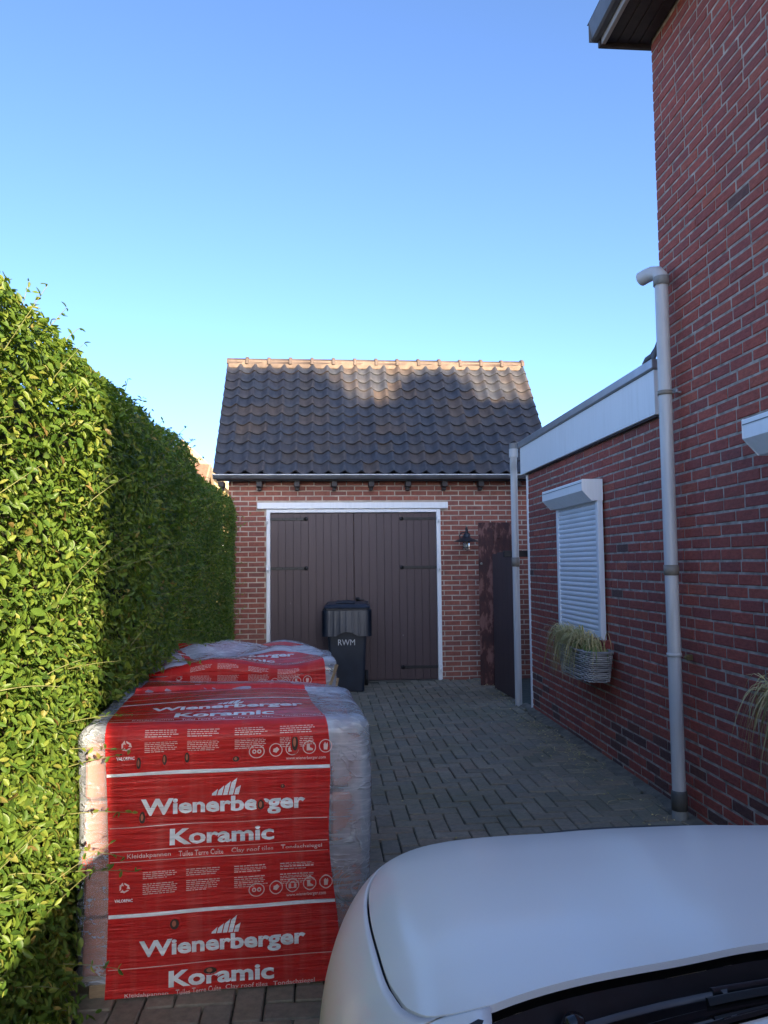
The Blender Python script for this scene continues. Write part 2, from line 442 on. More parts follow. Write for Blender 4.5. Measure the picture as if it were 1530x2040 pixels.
def pav_seen(x, y):
    q = project((x, y, 0))
    if q is None or not (0 < q[0] < 1530 and 0 < q[1] < 2040): return False
    if q[1] > 1655 and q[0] > 740: return False         # behind the bonnet
    if x < .22 and 2.8 < y < 5.7: return False
    return x > .2 or y > 5.6 or y < 2.85
pav.sort(key=lambda p: (not pav_seen(p[0], p[1]), p[1]))
for x, y, t in pav[:300]: inst('paver', pm[t], drive, pmat(x, y))
for t in 'hv':
    me = join_instances('paver_field', pu[t], [pmat(x, y) for x, y, k in pav[300:] if k == t], MT['paver'])
    tag(inst('paver_field', me, drive), kind='stuff')
# edging strip by the wall: worn concrete band
es = MB(); n = 60; rows = []
for i in range(n + 1):
    y = -5 + 13.3 * i / n; w = .02 * math.sin(i * 1.3) + .015 * math.sin(i * 3.1)
    rows.append([(2.11 + w, y, .014), (2.13 + w, y, .026), (2.17, y, .032 + .006 * math.sin(i * 1.7)), (2.21, y, .04)])
es.grid(rows)
es.build('edging_strip', plain_mat('edging_grit', (.17, .15, .115), .95, .35, 12, .8, 60), drive)

# ================================================================== BRICKWORK
PITCH_Z, PITCH_U, BH, BL = .0675, .2175, .0555, .2065
BU = MB(); BU.box(-.5, .5, -.5, .5, -.5, .5)      # replaced below by a chamfered brick
def brick_unit(b=.004):
    m = MB(); L, H, D = BL, BH, .03
    x, z = L / 2, H / 2
    vs = [(-x, .0, -z), (x, .0, -z), (x, .0, z), (-x, .0, z),
          (-x, -D + b, -z), (x, -D + b, -z), (x, -D + b, z), (-x, -D + b, z),
          (-x + b, -D, -z + b), (x - b, -D, -z + b), (x - b, -D, z - b), (-x + b, -D, z - b)]
    fs = [(8, 9, 10, 11), (4, 5, 9, 8), (5, 6, 10, 9), (6, 7, 11, 10), (7, 4, 8, 11), (0, 1, 5, 4), (1, 2, 6, 5), (2, 3, 7, 6), (3, 0, 4, 7)]
    m.add(vs, fs); return m
BUNIT = brick_unit()

def brickwork(part, origin, du, nrm, length, z0, z1, mat, holes=(), seed=1, wild=False, budget=300, seen=None, bury=.018, phase=0.0, dark=None):
    """lay bricks on the face through origin; du along, nrm outward. bricks are children of part"""
    rs = random.Random(seed); O = Vector(origin); U = Vector(du); N = Vector(nrm); Z = Vector((0, 0, 1))
    lst = []; rows = int((z1 - z0) / PITCH_Z)
    for r in range(rows):
        zc = z0 + (r + .5) * PITCH_Z
        u = -PITCH_U * (.5 if r % 2 else 0) - phase
        if wild: u -= PITCH_U * rs.uniform(-.05, .05)
        while u < length:
            L = PITCH_U
            if wild: L = PITCH_U * (.5 if rs.random() < .02 else rs.uniform(.965, 1.035))
            a, b = max(u, 0), min(u + L, length); u += L
            segs = [(a, b)]
            for (h0, h1, hz0, hz1) in holes:
                if hz0 < zc < hz1:
                    ns = []
                    for (p, q) in segs:
                        if q <= h0 or p >= h1: ns.append((p, q)); continue
                        if p < h0: ns.append((p, h0))
                        if q > h1: ns.append((h1, q))
                    segs = ns
            for (p, q) in segs:
                w = q - p - .012
                if w > .02: lst.append(((p + q) / 2, zc, w / BL))
    out = []
    for (u, z, s) in lst:
        c = O + U * u + Z * z + N * (-.034 + rs.gauss(0, .0012))
        # unit brick: x along, -y outward
        M = frame(c, U, -N, Z) @ Matrix.Rotation(rs.gauss(0, .006), 4, 'Y') @ Matrix.Rotation(rs.gauss(0, .006), 4, 'Z') @ Matrix.Diagonal((s * rs.uniform(.985, 1.01), 1, rs.uniform(.93, 1.05), 1))
        M = M @ Matrix.Translation((0, .03 - bury, 0)) if False else M
        q = project(c); sc = 0
        if q and 0 < q[0] < 1530 and 0 < q[1] < 2040 and (seen is None or seen(c, q)):
            v = (c - CAM).normalized(); sc = abs(v.dot(N)) / q[2] ** 2
        dk_ = dark is not None and rs.random() < (.26 if z < .42 else .006)
        out.append((sc, M, dk_))
    out.sort(key=lambda t: -t[0])
    me = BUNIT.mesh('brick', mat); me2 = BUNIT.mesh('brick', dark) if dark else None
    k = 0
    while k < len(out) and k < budget and out[k][0] > 0: inst('brick', me2 if out[k][2] else me, part, out[k][1]); k += 1
    if k < len(out):
        for fl, mt in ((False, mat), (True, dark)):
            ms = [t[1] for t in out[k:] if t[2] == fl]
            if ms: tag(inst('brick_field', join_instances('brick_field', BUNIT, ms, mt), part), kind='stuff')

# ================================================================== HOUSE ON THE RIGHT
WX = 2.2                      # wall plane
HY0, HY1, EZ = -5.35, 4.75, 5.0
house = thing('brick_house', 'tall dark red brick house at the right edge of the drive', 'house', (WX, 0, 0))
w = MB()
w.box(WX + .008, WX + .30, HY0, HY1 - .008, -.1, EZ + .10)
w.box(WX + .30, 10.4, HY1 - .3, HY1 - .008, -.1, EZ + .10)
w.box(WX + .30, 10.4, HY0, HY0 + .3, -.1, EZ + .10)
w.box(10.1, 10.4, HY0 + .3, HY1 - .3, -.1, EZ + .10)
hw = w.build('wall', MT['mortar_house'], house)
W2 = (2.05, 3.47)             # second window: y range of its shutter
brickwork(hw, (WX, HY0, 0), (0, 1, 0), (-1, 0, 0), HY1 - HY0, 0.0, EZ + .02, MT['brick_house'], seed=3, wild=True, dark=MT['brick_dark'],
          holes=[(W2[0] + .1 - HY0, W2[1] - .1 - HY0, .95, 2.1)])
# quoin faces on the garage side
brickwork(hw, (WX, HY1, 0), (1, 0, 0), (0, 1, 0), 3.0, 0.0, EZ + .02, MT['brick_house'], seed=4, wild=True, budget=0)
# eaves: soffit boards, fascia, gutter, end board, roof
sof = MB()
for k in range(4): sof.box(1.905 + k * .074, 1.905 + k * .074 + .070, HY0 - .3, HY1 + .015, EZ + .010, EZ + .028, .003)
sof = sof.build('soffit', MT['dark_wood'], house)
eb = MB(); eb.box(1.86, 2.24, HY1 + .018, HY1 + .05, EZ - .012, EZ + .17, .004); eb.box(1.86, 2.24, HY1 + .05, HY1 + .075, EZ + .11, EZ + .2, .004)
eb.build('end_board', MT['dark_wood'], house)
fb = MB(); fb.box(1.872, 1.900, HY0 - .3, HY1 + .016, EZ - .004, EZ + .17, .003); fb.build('fascia_board', plain_mat('grey_fascia', (.36, .36, .36), .5, .1, 5), house)
gt = MB(); rows = []
for y in (HY0 - .3, HY1 + .045):
    rows.append([(x, y, EZ + z) for x, z in ((1.812, .165), (1.806, .17), (1.800, .165), (1.815, .045), (1.830, .035), (1.868, .035))])
gt.grid(rows, False); gt.add(rows[1], [list(range(6))]); gt.box(1.80, 1.868, HY1 + .046, HY1 + .052, EZ + .03, EZ + .168); gt.build('gutter', MT['lead'], house)
rf = MB()
ey0, ey1, ex0, ex1 = HY0 - .35, HY1 + .08, 1.80, 10.8
rx, rz_, tp = (ex0 + ex1) / 2, EZ + .17, math.tan(R(21))
dh = (ex1 - ex0) / 2 * tp
A, B, C_, D_ = (ex0, ey0, rz_), (ex1, ey0, rz_), (ex1, ey1, rz_), (ex0, ey1, rz_)
P1, P2 = (rx, ey0 + 4.5, rz_ + dh), (rx, ey1 - 4.5, rz_ + dh)
for off in (0.0,):
    rf.add([A, B, C_, D_, P1, P2], [(0, 1, 4), (1, 2, 5, 4), (2, 3, 5), (3, 0, 4, 5), (3, 2, 1, 0)])
rf.build('roof', MT['roof_tile'], house)

def pipe_clamp(parent, x, y, z, h, r, mat):
    m = MB(); m.lathe([(r, -h / 2), (r + .004, -h / 2), (r + .004, h / 2), (r, h / 2)], (x, y, z), 20)
    return m.build('clamp', mat, parent)
# downpipe of the house
px_, py_ = 2.118, 4.535
dp = MB()
dp.tube([(px_, py_, .06), (px_, py_, 1.55), (px_, py_, 3.30)], .040, 20)
dp.tube([(px_, py_, 3.28), (px_, py_, 3.33), (px_ - .010, py_ + .025, 3.36), (px_ - .028, py_ + .07, 3.372), (px_ - .045, py_ + .11, 3.372), (px_ - .062, py_ + .15, 3.367)], [.0415, .0415, .0425, .045, .0455, .0455], 20)
dpo = dp.build('downpipe', MT['pvc_grey'], house, label='tall grey plastic downpipe on the house corner')
for z, h, m in ((2.59, .028, 'pvc_band'), (1.50, .062, 'pvc_band'), (.99, .02, 'pvc_grey')):
    pipe_clamp(dpo, px_, py_, z, h, .041, MT[m])
m = MB(); m.lathe([(.040, 0), (.047, 0), (.047, .10), (.043, .115), (.040, .115)], (px_, py_, .075), 20); m.build('socket', plain_mat('dark_socket', (.09, .09, .085), .6), dpo)
m = MB(); m.lathe([(.0, .10), (.044, .10), (.046, 0)], (px_, py_, 0.0), 20); m.build('foot', plain_mat('pale_foot', (.24, .24, .22), .7), dpo)
el = MB(); el.lathe([(.041, -.02), (.048, -.02), (.048, .03), (.046, .035)], (px_, py_, 3.29), 20); el.build('elbow_collar', plain_mat('collar_grey', (.24, .24, .23), .5), dpo)
for z in (2.59,):
    m = MB(); m.tube([(px_ + .03, py_ - .03, z), (px_ + .09, py_ - .035, z)], .007, 8); m.box(px_ + .035, px_ + .05, py_ - .075, py_ - .035, z - .01, z + .012, .002); m.build('bracket', MT['zinc'], dpo)
m = MB(); m.box(2.15, 2.19, 4.44, 4.468, .965, 1.0, .004); m.lathe([(0, 0), (.008, 0), (.008, .012), (0, .012)], (2.14, 4.454, .982), 10, 'x')
m.build('wall_hook', plain_mat('brass', (.25, .2, .1), .4, Metallic=.7), house)

# ================================================================== ROLLER SHUTTERS
def shutter(parent, y0, y1, zb, zt, box_h, out, end_over, nm):
    """surface-mounted roller shutter on the X = WX wall"""
    fx = WX - .012
    b0, b1 = y0 - end_over, y1 + end_over; zt2 = zt + box_h; cx = .075   # box with chamfered lower front edge
    prof = [(fx, zt - .02), (fx, zt2), (fx - out + .004, zt2), (fx - out, zt2 - .006), (fx - out, zt + cx * .75), (fx - out + cx, zt - .02)]
    m = MB(); nP = len(prof)
    vs = [(x, b0, z) for x, z in prof] + [(x, b1, z) for x, z in prof]
    fs = [[i, (i + 1) % nP, nP + (i + 1) % nP, nP + i] for i in range(nP)] + [list(range(nP))[::-1], list(range(nP, 2 * nP))]
    m.add(vs, fs); root = m.build('roller_shutter', MT['white'], parent, label=nm)
    for (a, b) in ((y0, y0 + .055), (y1 - .055, y1)):
        m = MB(); m.box(fx - .045, fx, a, b, zb - .005, zt - .021, .004); m.build('guide_rail', MT['white_metal'], root)
    n = int(round((zt - zb - .06) / .0415)); p = (zt - zb - .06) / n
    sl = MB(); rows = []
    for yy in (0.0, 1.0):
        rows.append([(-.030 - .0085 * math.sin(math.pi * t) ** .8, yy, p * t * .96) for t in [i / 6 for i in range(7)]])
    L = y1 - y0 - .11
    sl.grid([[(x, y * L, z) for x, y, z in r] for r in rows], True)
    sl.add([(-.030, 0, p * .95), (-.018, 0, p * .97), (-.018, L, p * .97), (-.030, L, p * .95)], [(0, 1, 2, 3)])
    sl.add([(-.018, 0, p * .97), (-.018, 0, p * 1.01), (-.018, L, p * 1.01), (-.018, L, p * .97)], [(0, 1, 2, 3)])
    me = sl.mesh('slat', MT['white_metal'])
    for i in range(n): inst('slat', me, root, Matrix.Translation((fx, y0 + .055, zb + .06 + i * p)))
    m = MB(); m.box(fx - .036, fx - .008, y0 + .056, y1 - .056, zb + .002, zb + .058, .004); m.build('bottom_bar', MT['white_metal'], root)
    for (a, b) in ((b0 - .006, b0 - .0005), (b1 + .0005, b1 + .006)):
        pr = [(x - (.002 if x < fx else 0), z + (.002 if z > zt else -.002)) for x, z in prof]
        vs = [(x, a, z) for x, z in pr] + [(x, b, z) for x, z in pr]
        m = MB(); m.add(vs, fs); m.build('end_cap', MT['white'], root)
    m = MB(); m.box(fx - out - .003, fx - out + .0, b0, b1, zt2 - .028, zt2 - .024); m.build('cover_seam', MT['lead'], root)
    return root

def sill(parent, y0, y1, z, seed):
    rs = random.Random(seed); me = None
    u = MB(); u.box(-.05, .045, -.026, .026, -.055, .055, .004)
    me = u.mesh('sill_brick', MT['brick_house'])
    bm_ = MB(); bm_.box(WX - .045, WX + .01, y0 + .01, y1 - .01, z - .10, z - .006); so_ = bm_.build('window_sill', MT['mortar_house'], parent)
    n = int((y1 - y0) / .0625)
    for i in range(n):
        inst('sill_brick', me, so_, Matrix.Translation((WX - .012, y0 + .033 + i * (y1 - y0 - .066) / (n - 1), z - .055)) @ Matrix.Rotation(rs.gauss(-.12, .02), 4, 'Y') @ Matrix.Rotation(rs.gauss(0, .012), 4, 'X'))

shutter(house, W2[0], W2[1], .95, 2.075, .15, .18, .02, 'white roller shutter box of the window nearest the camera')
sill(house, W2[0] - .05, W2[1] + .05, .94, 11)

# ================================================================== EXTENSION
XY0, XY1 = HY1, 8.05
ext = thing('house_extension', 'low flat-roofed red brick extension with wide white fascia', 'building', (WX, 6.4, 0))
w = MB()
w.box(WX + .008, WX + .28, XY0 + .001, XY1 - .008, -.1, 2.55); w.box(WX + .28, 7.0, XY1 - .28, XY1 - .008, -.1, 2.55)
ew = w.build('wall', MT['mortar_house'], ext)
S1 = (5.83, 6.90)
brickwork(ew, (WX, XY0 + .012, 0), (0, 1, 0), (-1, 0, 0), XY1 - XY0 - .012, 0.0, 2.52, MT['brick_house'], seed=9, wild=True, dark=MT['brick_dark'],
          holes=[(S1[0] + .06 - XY0, S1[1] - .06 - XY0, .95, 2.06)])
brickwork(ew, (WX, XY1, 0), (1, 0, 0), (0, 1, 0), 2.0, 0.0, 2.52, MT['brick_house'], seed=10, budget=0)
m = MB(); m.box(2.155, 2.30, XY0 + .02, XY1 + .12, 2.505, 2.80, .003); m.box(2.30, 7.0, XY1 - .02, XY1 + .12, 2.505, 2.80, .003)
m.build('fascia', MT['white'], ext)
m = MB(); m.box(2.135, 2.36, XY0 + .005, XY1 + .14, 2.803, 2.868, .006); m.box(2.36, 7.0, XY1 - .1, XY1 + .14, 2.803, 2.868, .006)
m.build('roof_trim', MT['zinc'], ext)
m = MB(); m.box(2.36, 7.0, XY0 + .01, XY1 - .1, 2.70, 2.83); m.build('flat_roof', plain_mat('roof_felt', (.05, .05, .05), .9, .2, 8), ext)
m = MB(); m.box(2.17, 2.199, XY0 + .03, XY1 - .02, 2.494, 2.503); m.build('painted_shadow_strip', MT['dark_wood'], ext)  # solid dark strip stands in for the shade under the fascia
m = MB(); m.box(WX - .012, WX + .02, XY1 - .003, XY1 + .018, .02, 2.50, .003); m.build('corner_trim', MT['white_metal'], ext)
# lead flashing where the roof edge meets the house
m = MB()
m.tube([(2.15, XY0 + .16, 2.872), (2.15, XY0 + .10, 2.885), (2.17, XY0 + .05, 2.90), (2.185, XY0 + .03, 2.95)], [.010, .020, .022, .012], 8)
m.tube([(2.16, XY0 + .03, 2.87), (2.18, XY0 + .025, 2.93), (2.19, XY0 + .02, 2.98)], [.016, .018, .010], 8)
m.build('lead_flashing', MT['lead'], ext)
shutter(ext, S1[0], S1[1], .955, 2.055, .145, .165, .0, 'closed white roller shutter over the extension window')
sill(ext, S1[0] - .04, S1[1] + .04, .95, 12)
# extension downpipe with offset neck
ex_, ey_ = 2.115, 8.30
dp = MB()
dp.tube([(ex_, ey_, .0), (ex_, ey_, 1.5), (ex_, ey_, 2.50)], .038, 18)
dp.tube([(ex_, ey_, 2.50), (ex_ - .001, ey_, 2.56), (ex_ - .012, ey_ - .03, 2.61), (ex_ - .02, ey_ - .07, 2.66), (ex_ - .02, ey_ - .08, 2.72)], .0385, 18)
dp.tube([(ex_ - .02, ey_ - .08, 2.71), (ex_ - .02, ey_ - .08, 2.80)], .048, 18)
dpo = dp.build('downpipe', MT['pvc_grey'], ext, label='grey plastic downpipe at the far end of the extension')
pipe_clamp(dpo, ex_, ey_, 1.565, .10, .040, MT['pvc_band'])
m = MB(); m.tube([(ex_ - .02, ey_ - .08, 2.80), (ex_ - .02, ey_ - .08, 2.86)], .043, 18); m.tube([(ex_ - .04, ey_ - .08, 2.85), (ex_ + .08, ey_ - .13, 2.875)], .008, 8); m.build('outlet', plain_mat('outlet_grey', (.2, .2, .2), .5), dpo)
# bracket beam between pipe and wall
m = MB(); m.box(2.0, 2.34, 8.36, 8.42, 1.62, 1.69, .005); m.build('gate_beam', MT['dark_wood'], ext)

# ================================================================== GARAGE
GY = 10.3
GX0, GX1 = -1.24, 2.98
gar = thing('brick_garage', 'brick garage with dark pantiled roof at the end of the drive', 'garage', ((GX0 + GX1) / 2, GY, 0))
DX0, DX1, DZ = -.735, 1.595, 2.30
w = MB()
w.box(GX0 + .008, DX0, GY + .008, GY + .25, -.1, 2.66)
w.box(DX1, GX1 - .008, GY + .008, GY + .25, -.1, 2.66)
w.box(DX0, DX1, GY + .008, GY + .25, 2.30, 2.66)
w.box(GX0 + .008, GX0 + .25, GY + .25, GY + 2.6, -.1, 2.66); w.box(GX1 - .25, GX1 - .008, GY + .25, GY + 2.6, -.1, 2.66)
w.box(GX0 + .25, GX1 - .25, GY + 2.4, GY + 2.6, -.1, 2.66)
for xa, xb in ((GX0 + .008, GX0 + .2), (GX1 - .2, GX1 - .008)):      # gable triangles
    w.add([(x, y, z) for x in (xa, xb) for y, z in ((GY + .01, 2.66), (GY + 2.59, 2.66), (GY + 1.3, 4.30))], [(0, 1, 2), (3, 5, 4), (0, 3, 4, 1), (1, 4, 5, 2), (2, 5, 3, 0)])
gw = w.build('wall', MT['mortar_garage'], gar)
brickwork(gw, (GX0, GY, .0), (1, 0, 0), (0, -1, 0), GX1 - GX0, -.02, 2.70, MT['brick_garage'], seed=21, phase=.06,
          holes=[(DX0 - GX0, DX1 - GX0, -1, 2.30), (-.86 - GX0, 1.70 - GX0, 2.285, 2.395)],
          seen=lambda c, q: q[0] < 1056 and not (q[0] > 955 and q[1] > 1042) and q[1] < 1290 or (q[0] > 870 and q[0] < 960))
brickwork(gw, (GX0, GY + 2.6, 0), (0, -1, 0), (-1, 0, 0), 2.6, -.02, 2.66, MT['brick_garage'], seed=22, budget=0)
m = MB(); m.box(-.854, 1.697, GY - .055, GY + .1, 2.302, 2.385, .004); m.build('lintel', MT['white'], gar)
m = MB()
m.box(DX0, DX0 + .05, GY - .03, GY + .12, .0, 2.30, .004); m.box(DX1 - .055, DX1, GY - .03, GY + .12, .0, 2.30, .004)
m.box(DX0 + .05, DX1 - .055, GY - .03, GY + .12, 2.252, 2.298, .004)
fr = m.build('door_frame', MT['white'], gar)
for x, zs in ((DX0 + .018, (2.165, 1.51)), (DX1 - .022, (2.165, 1.51, .17))):
    for z in zs:
        m = MB(); m.box(x - .022, x + .022, GY - .046, GY - .030, z - .06, z + .05, .004); m.lathe([(0, 0), (.014, 0), (.014, .05), (0, .05)], (x, GY - .052, z - .045), 10)
        m.build('pintle', MT['white'], fr)
LX0, LX1, LM = DX0 + .053, DX1 - .058, .425
for (a, b, nb) in ((LX0, LM - .003, 11), (LM + .003, LX1, 11)):
    m = MB(); m.box(a + .01, b - .01, GY + .03, GY + .06, .03, 2.235)
    leaf = m.build('door_leaf', MT['dark_wood'], gar)
    wd = (b - a) / nb; u = MB(); u.box(.0007, wd - .0007, -.012, .016, 0, 2.224, .0022); me = u.mesh('board', MT['door'])
    for i in range(nb): inst('board', me, leaf, Matrix.Translation((a + i * wd, GY + .014 + random.uniform(-.0015, .0015), .022)))
    for z in (2.168, 1.511, .185):
        m = MB(); s = 1 if a == LX0 else -1; x0 = a if s > 0 else b
        m.box(x0, x0 + s * .47, GY - .008, GY - .0005, z - .019, z + .019, .002)
        m.lathe([(0, 0), (.027, 0), (.027, .007), (0, .007)], (x0 + s * .47, GY - .008, z), 14, 'y')
        for k in range(5): m.lathe([(0, 0), (.007, .002), (.007, .006)], (x0 + s * (.06 + .095 * k), GY - .014, z), 8, 'y')
        m.build('strap_hinge', MT['iron'], leaf)
    if a != LX0:
        m = MB(); m.tube([(.475, GY + .0, 1.09), (.475, GY - .05, 1.09), (.50, GY - .055, 1.09), (.555, GY - .055, 1.085)], .010, 8)
        m.lathe([(0, 0), (.032, 0), (.032, .012), (0, .012)], (.475, GY - .012, 1.09), 14, 'y'); m.lathe([(0, -.018), (.02, -.014), (.024, 0), (.02, .014), (0, .018)], (.462, GY - .045, 1.105), 12)
        m.build('door_handle', MT['iron'], leaf)
m = MB(); m.box(DX0 + .05, DX1 - .05, GY - .01, GY + .2, -.05, .014, .003); m.build('threshold', plain_mat('threshold_stone', (.12, .115, .10), .9, .2, 10), gar)

# roof
EY, EZ2, RY, RZ = 10.07, 2.752, 11.60, 4.615
RX0, RX1 = -1.405, 3.115
sv = Vector((0, RY - EY, RZ - EZ2)); SL = sv.length; sv.normalize(); nv = Vector((0, -sv.z, sv.y))
m = MB()
bx = lambda y, z: [(RX0 + .04, y, z), (RX1 - .04, y, z)]
b0 = Vector((0, EY + .04, EZ2 + .0)) - nv * .02; t0 = Vector((0, RY, RZ - .03)); bk = Vector((0, 2 * RY - EY - .04, b0.z))
prof = [b0, t0, bk, bk - Vector((0, 0, .05)), t0 - Vector((0, 0, .06)), b0 - Vector((0, 0, .05))]
vs = [(x, p.y, p.z) for x in (RX0 + .03, RX1 - .03) for p in prof]
m.add(vs, [(0, 6, 7, 1), (1, 7, 8, 2), (2, 8, 9, 3), (3, 9, 10, 4), (4, 10, 11, 5), (5, 11, 6, 0), (0, 1, 4, 5), (1, 2, 3, 4), (6, 11, 10, 7), (7, 10, 9, 8)])
roof = m.build('roof', MT['dark_wood'], gar)
NC, NR = 21, 12
cw, rh = (RX1 - RX0) / NC, (SL - .05) / NR
def tile_unit():
    m = MB(); prof = spl([(0, .024), (.10, .006), (.30, -.018), (.50, -.023), (.68, -.006), (.84, .028), (.94, .038), (1.0, .033), (1.08, .014)])
    ts = [0, .10, .22, .36, .50, .64, .76, .86, .95, 1.0, 1.08]; Lt = rh + .06
    top = [(t * cw, Lt, prof(t) + .004) for t in ts]; mid = [(t * cw, Lt * .5, prof(t) + .016) for t in ts]
    bot = [(t * cw, 0.006, prof(t) + .036) for t in ts]; lip = [(t * cw, 0, prof(t) + .031) for t in ts]; und = [(t * cw, .002, prof(t) + .010) for t in ts]; und2 = [(t * cw, .06, prof(t) + .008) for t in ts]
    m.grid([lip, bot, mid, top], True); m.grid([und2, und, lip], False)
    m.add([top[-1], mid[-1], bot[-1], lip[-1], und[-1], und2[-1]], [(0, 1, 2, 5), (2, 3, 4, 5)])
    return m
tm = tile_unit().mesh('roof_tile', MT['roof_tile'])
for r in range(NR):
    for c in range(NC):
        o = Vector((RX0 + c * cw, EY, EZ2)) + sv * (r * rh - .01 + random.gauss(0, .004)) + nv * random.gauss(0, .002)
        M = frame(o, (1, 0, 0), sv, nv) @ Matrix.Rotation(random.gauss(0, .010), 4, 'Z') @ Matrix.Rotation(random.gauss(0, .008), 4, 'X')
        inst('roof_tile', tm, roof, M)
# rear slope: plain tiled face, not seen
m = MB(); nv2 = Vector((0, sv.z, sv.y))
m.add([(RX0, RY, RZ), (RX1, RY, RZ), (RX1, bk.y, bk.z + .06), (RX0, bk.y, bk.z + .06)], [(3, 2, 1, 0)]); m.build('rear_slope', MT['roof_tile'], roof)
# mortar bed and ridge tiles
m = MB(); m.box(RX0 + .01, RX1 - .01, RY - .085, RY + .085, RZ - .09, RZ + .03, .01); m.build('ridge_bed', plain_mat('ridge_mortar', (.17, .125, .095), .95, .2, 12, .5, 60), roof)
NRg = 14; rl = (RX1 - RX0 + .03) / NRg
u = MB(); arc = [math.pi * (-.06 + 1.12 * i / 12) for i in range(13)]
sec = lambda x, r: [(x, -math.cos(a) * r, math.sin(a) * r * .95) for a in arc]
u.grid([sec(0, .088), sec(rl - .05, .085), sec(rl - .048, .104), sec(rl - .035, .110), sec(rl - .012, .110), sec(rl + .002, .100), sec(rl + .002, .07)], True)
u.add([(0, -math.cos(a) * .088, math.sin(a) * .084) for a in arc], [list(range(13))[::-1]])
rm = u.mesh('ridge_tile', MT['ridge_tile'])
for i in range(NRg): inst('ridge_tile', rm, roof, Matrix.Translation((RX0 - .01 + i * rl, RY, RZ - .01 + random.gauss(0, .003))) @ Matrix.Rotation(random.gauss(0, .01), 4, 'Z'))
# eaves
m = MB(); m.box(RX0 + .03, RX1 - .03, GY - .15, GY - .125, 2.662, 2.72, .003); m.box(RX0 + .03, RX1 - .03, GY - .125, GY + .0, 2.690, 2.702); m.build('eaves_board', plain_mat('eaves_dark', (.022, .026, .034), .6, .2), gar)
m = MB(); gy, gz = GY - .21, 2.728
rows = [[(x, gy - .052 * math.cos(a), gz - .05 * math.sin(a)) for a in [math.pi * i / 10 for i in range(11)]] for x in (RX0 - .005, RX1)]
m.grid(rows); m.add(rows[0], [list(range(11))[::-1]])
m.tube([(RX0 - .005, gy - .054, gz), (RX1, gy - .054, gz)], .010, 8); m.build('gutter', plain_mat('old_zinc', (.17, .18, .20), .42, .2, 6, Metallic=.4), gar)
m = MB(); m.tube([(RX0 - .006, gy - .060, gz + .004), (RX1, gy - .060, gz + .004)], .010, 8); m.build('gutter_bead', MT['pvc_grey'], gar)
for k in range(9):
    x = -1.315 + .4935 * k
    m = MB(); m.box(x - .036, x + .036, GY - .16, GY + .02, 2.588, 2.658, .004); m.box(x - .024, x + .024, GY - .09, GY + .02, 2.545, 2.587, .004)
    m.build('rafter_end', MT['dark_wood'], gar)

# ================================================================== GATE
gate = thing('garden_gate', 'weathered red-brown plank gate between garage and extension', 'gate', (2.12, 9.2, 0))
def plank(x0, y0, x1, y1, z0, z1, th, mat, lab=None, arch=0.0):
    d = Vector((x1 - x0, y1 - y0, 0)); L = d.length; d.normalize(); n = Vector((d.y, -d.x, 0))
    m = MB(); seg = 8; rows = []
    for s in (-.5, .5):
        rows.append([(Vector((x0, y0, z0)) + d * L * i / seg + n * th * s) for i in range(seg + 1)])
        rows.append([(Vector((x0, y0, z1)) + d * L * i / seg + n * th * s + Vector((0, 0, arch * (math.sin(math.pi * i / seg) - .5)))) for i in range(seg + 1)])
    a, b, c, e = rows
    m.grid([a, b], False); m.grid([e, c], False); m.grid([b, e], False); m.grid([c, a], False)
    m.add([a[0], b[0], e[0], c[0]], [(0, 1, 2, 3)]); m.add([a[-1], b[-1], e[-1], c[-1]], [(3, 2, 1, 0)])
    return m.build('plank', mat, gate, **({'label': lab} if lab else {}))
plank(1.985, 9.66, 2.165, 9.58, .02, 2.072, .03, MT['weathered'], 'flaking red-brown plank beside the garage wall')
plank(2.172, 9.585, 2.385, 9.55, .02, 2.068, .03, MT['weathered'])
dk = piece_mat('dark_gate_wood', [(.085, .055, .056), (.098, .063, .062)], grain=.4, gscale=3, stretch=(40, 40, 1), bump=.2, rough=.6)
for k in range(4):
    t0, t1 = k / 4, (k + 1) / 4 - .004
    A_ = Vector((2.118, 9.40)); B_ = Vector((2.165, 8.62))
    p, q = A_.lerp(B_, t0), A_.lerp(B_, t1)
    plank(p.x, p.y, q.x, q.y, .03, 1.655 + .03 * math.sin(math.pi * (k + .5) / 4), .028, dk, 'dark brown board of the low gate leaf' if k == 0 else None)
m = MB(); m.box(2.19, 2.25, 9.545, 9.562, 1.90, 2.06, .004); m.box(2.2, 2.24, 9.53, 9.545, 1.86, 1.90, .004); m.build('gate_block', MT['weathered'], gate)
m = MB(); m.lathe([(0, -.012), (.016, -.010), (.016, .004), (0, .006)], (2.012, 9.635, 1.55), 10, 'y'); m.build('latch', plain_mat('latch_zinc', (.3, .28, .24), .5, Metallic=.5), gate)

# ================================================================== WALL LAMP
lamp = thing('wall_lamp', 'black barn-style lamp with glass jar on the garage wall', 'lamp', (1.92, 10.3, 1.7))
LXc, LYc = 1.905, 10.06
m = MB(); m.lathe([(0, 0), (.045, 0), (.045, .014), (.03, .02), (0, .02)], (LXc + .05, 10.262, 1.93), 18, 'y'); m.build('wall_plate', MT['iron'], lamp)
m = MB(); m.tube([(LXc + .05, 10.27, 1.93), (LXc + .045, 10.22, 1.95), (LXc + .03, 10.16, 2.01), (LXc + .01, 10.10, 2.035), (LXc, LYc, 2.01), (LXc, LYc, 1.95)], .013, 10); m.build('arm', MT['iron'], lamp)
m = MB(); m.tube([(LXc - .08, LYc + .01, 1.885), (LXc - .085, LYc + .02, 1.93), (LXc - .05, LYc + .06, 1.965), (LXc, LYc + .1, 1.97)], .008, 8); m.build('cable', MT['iron'], lamp)
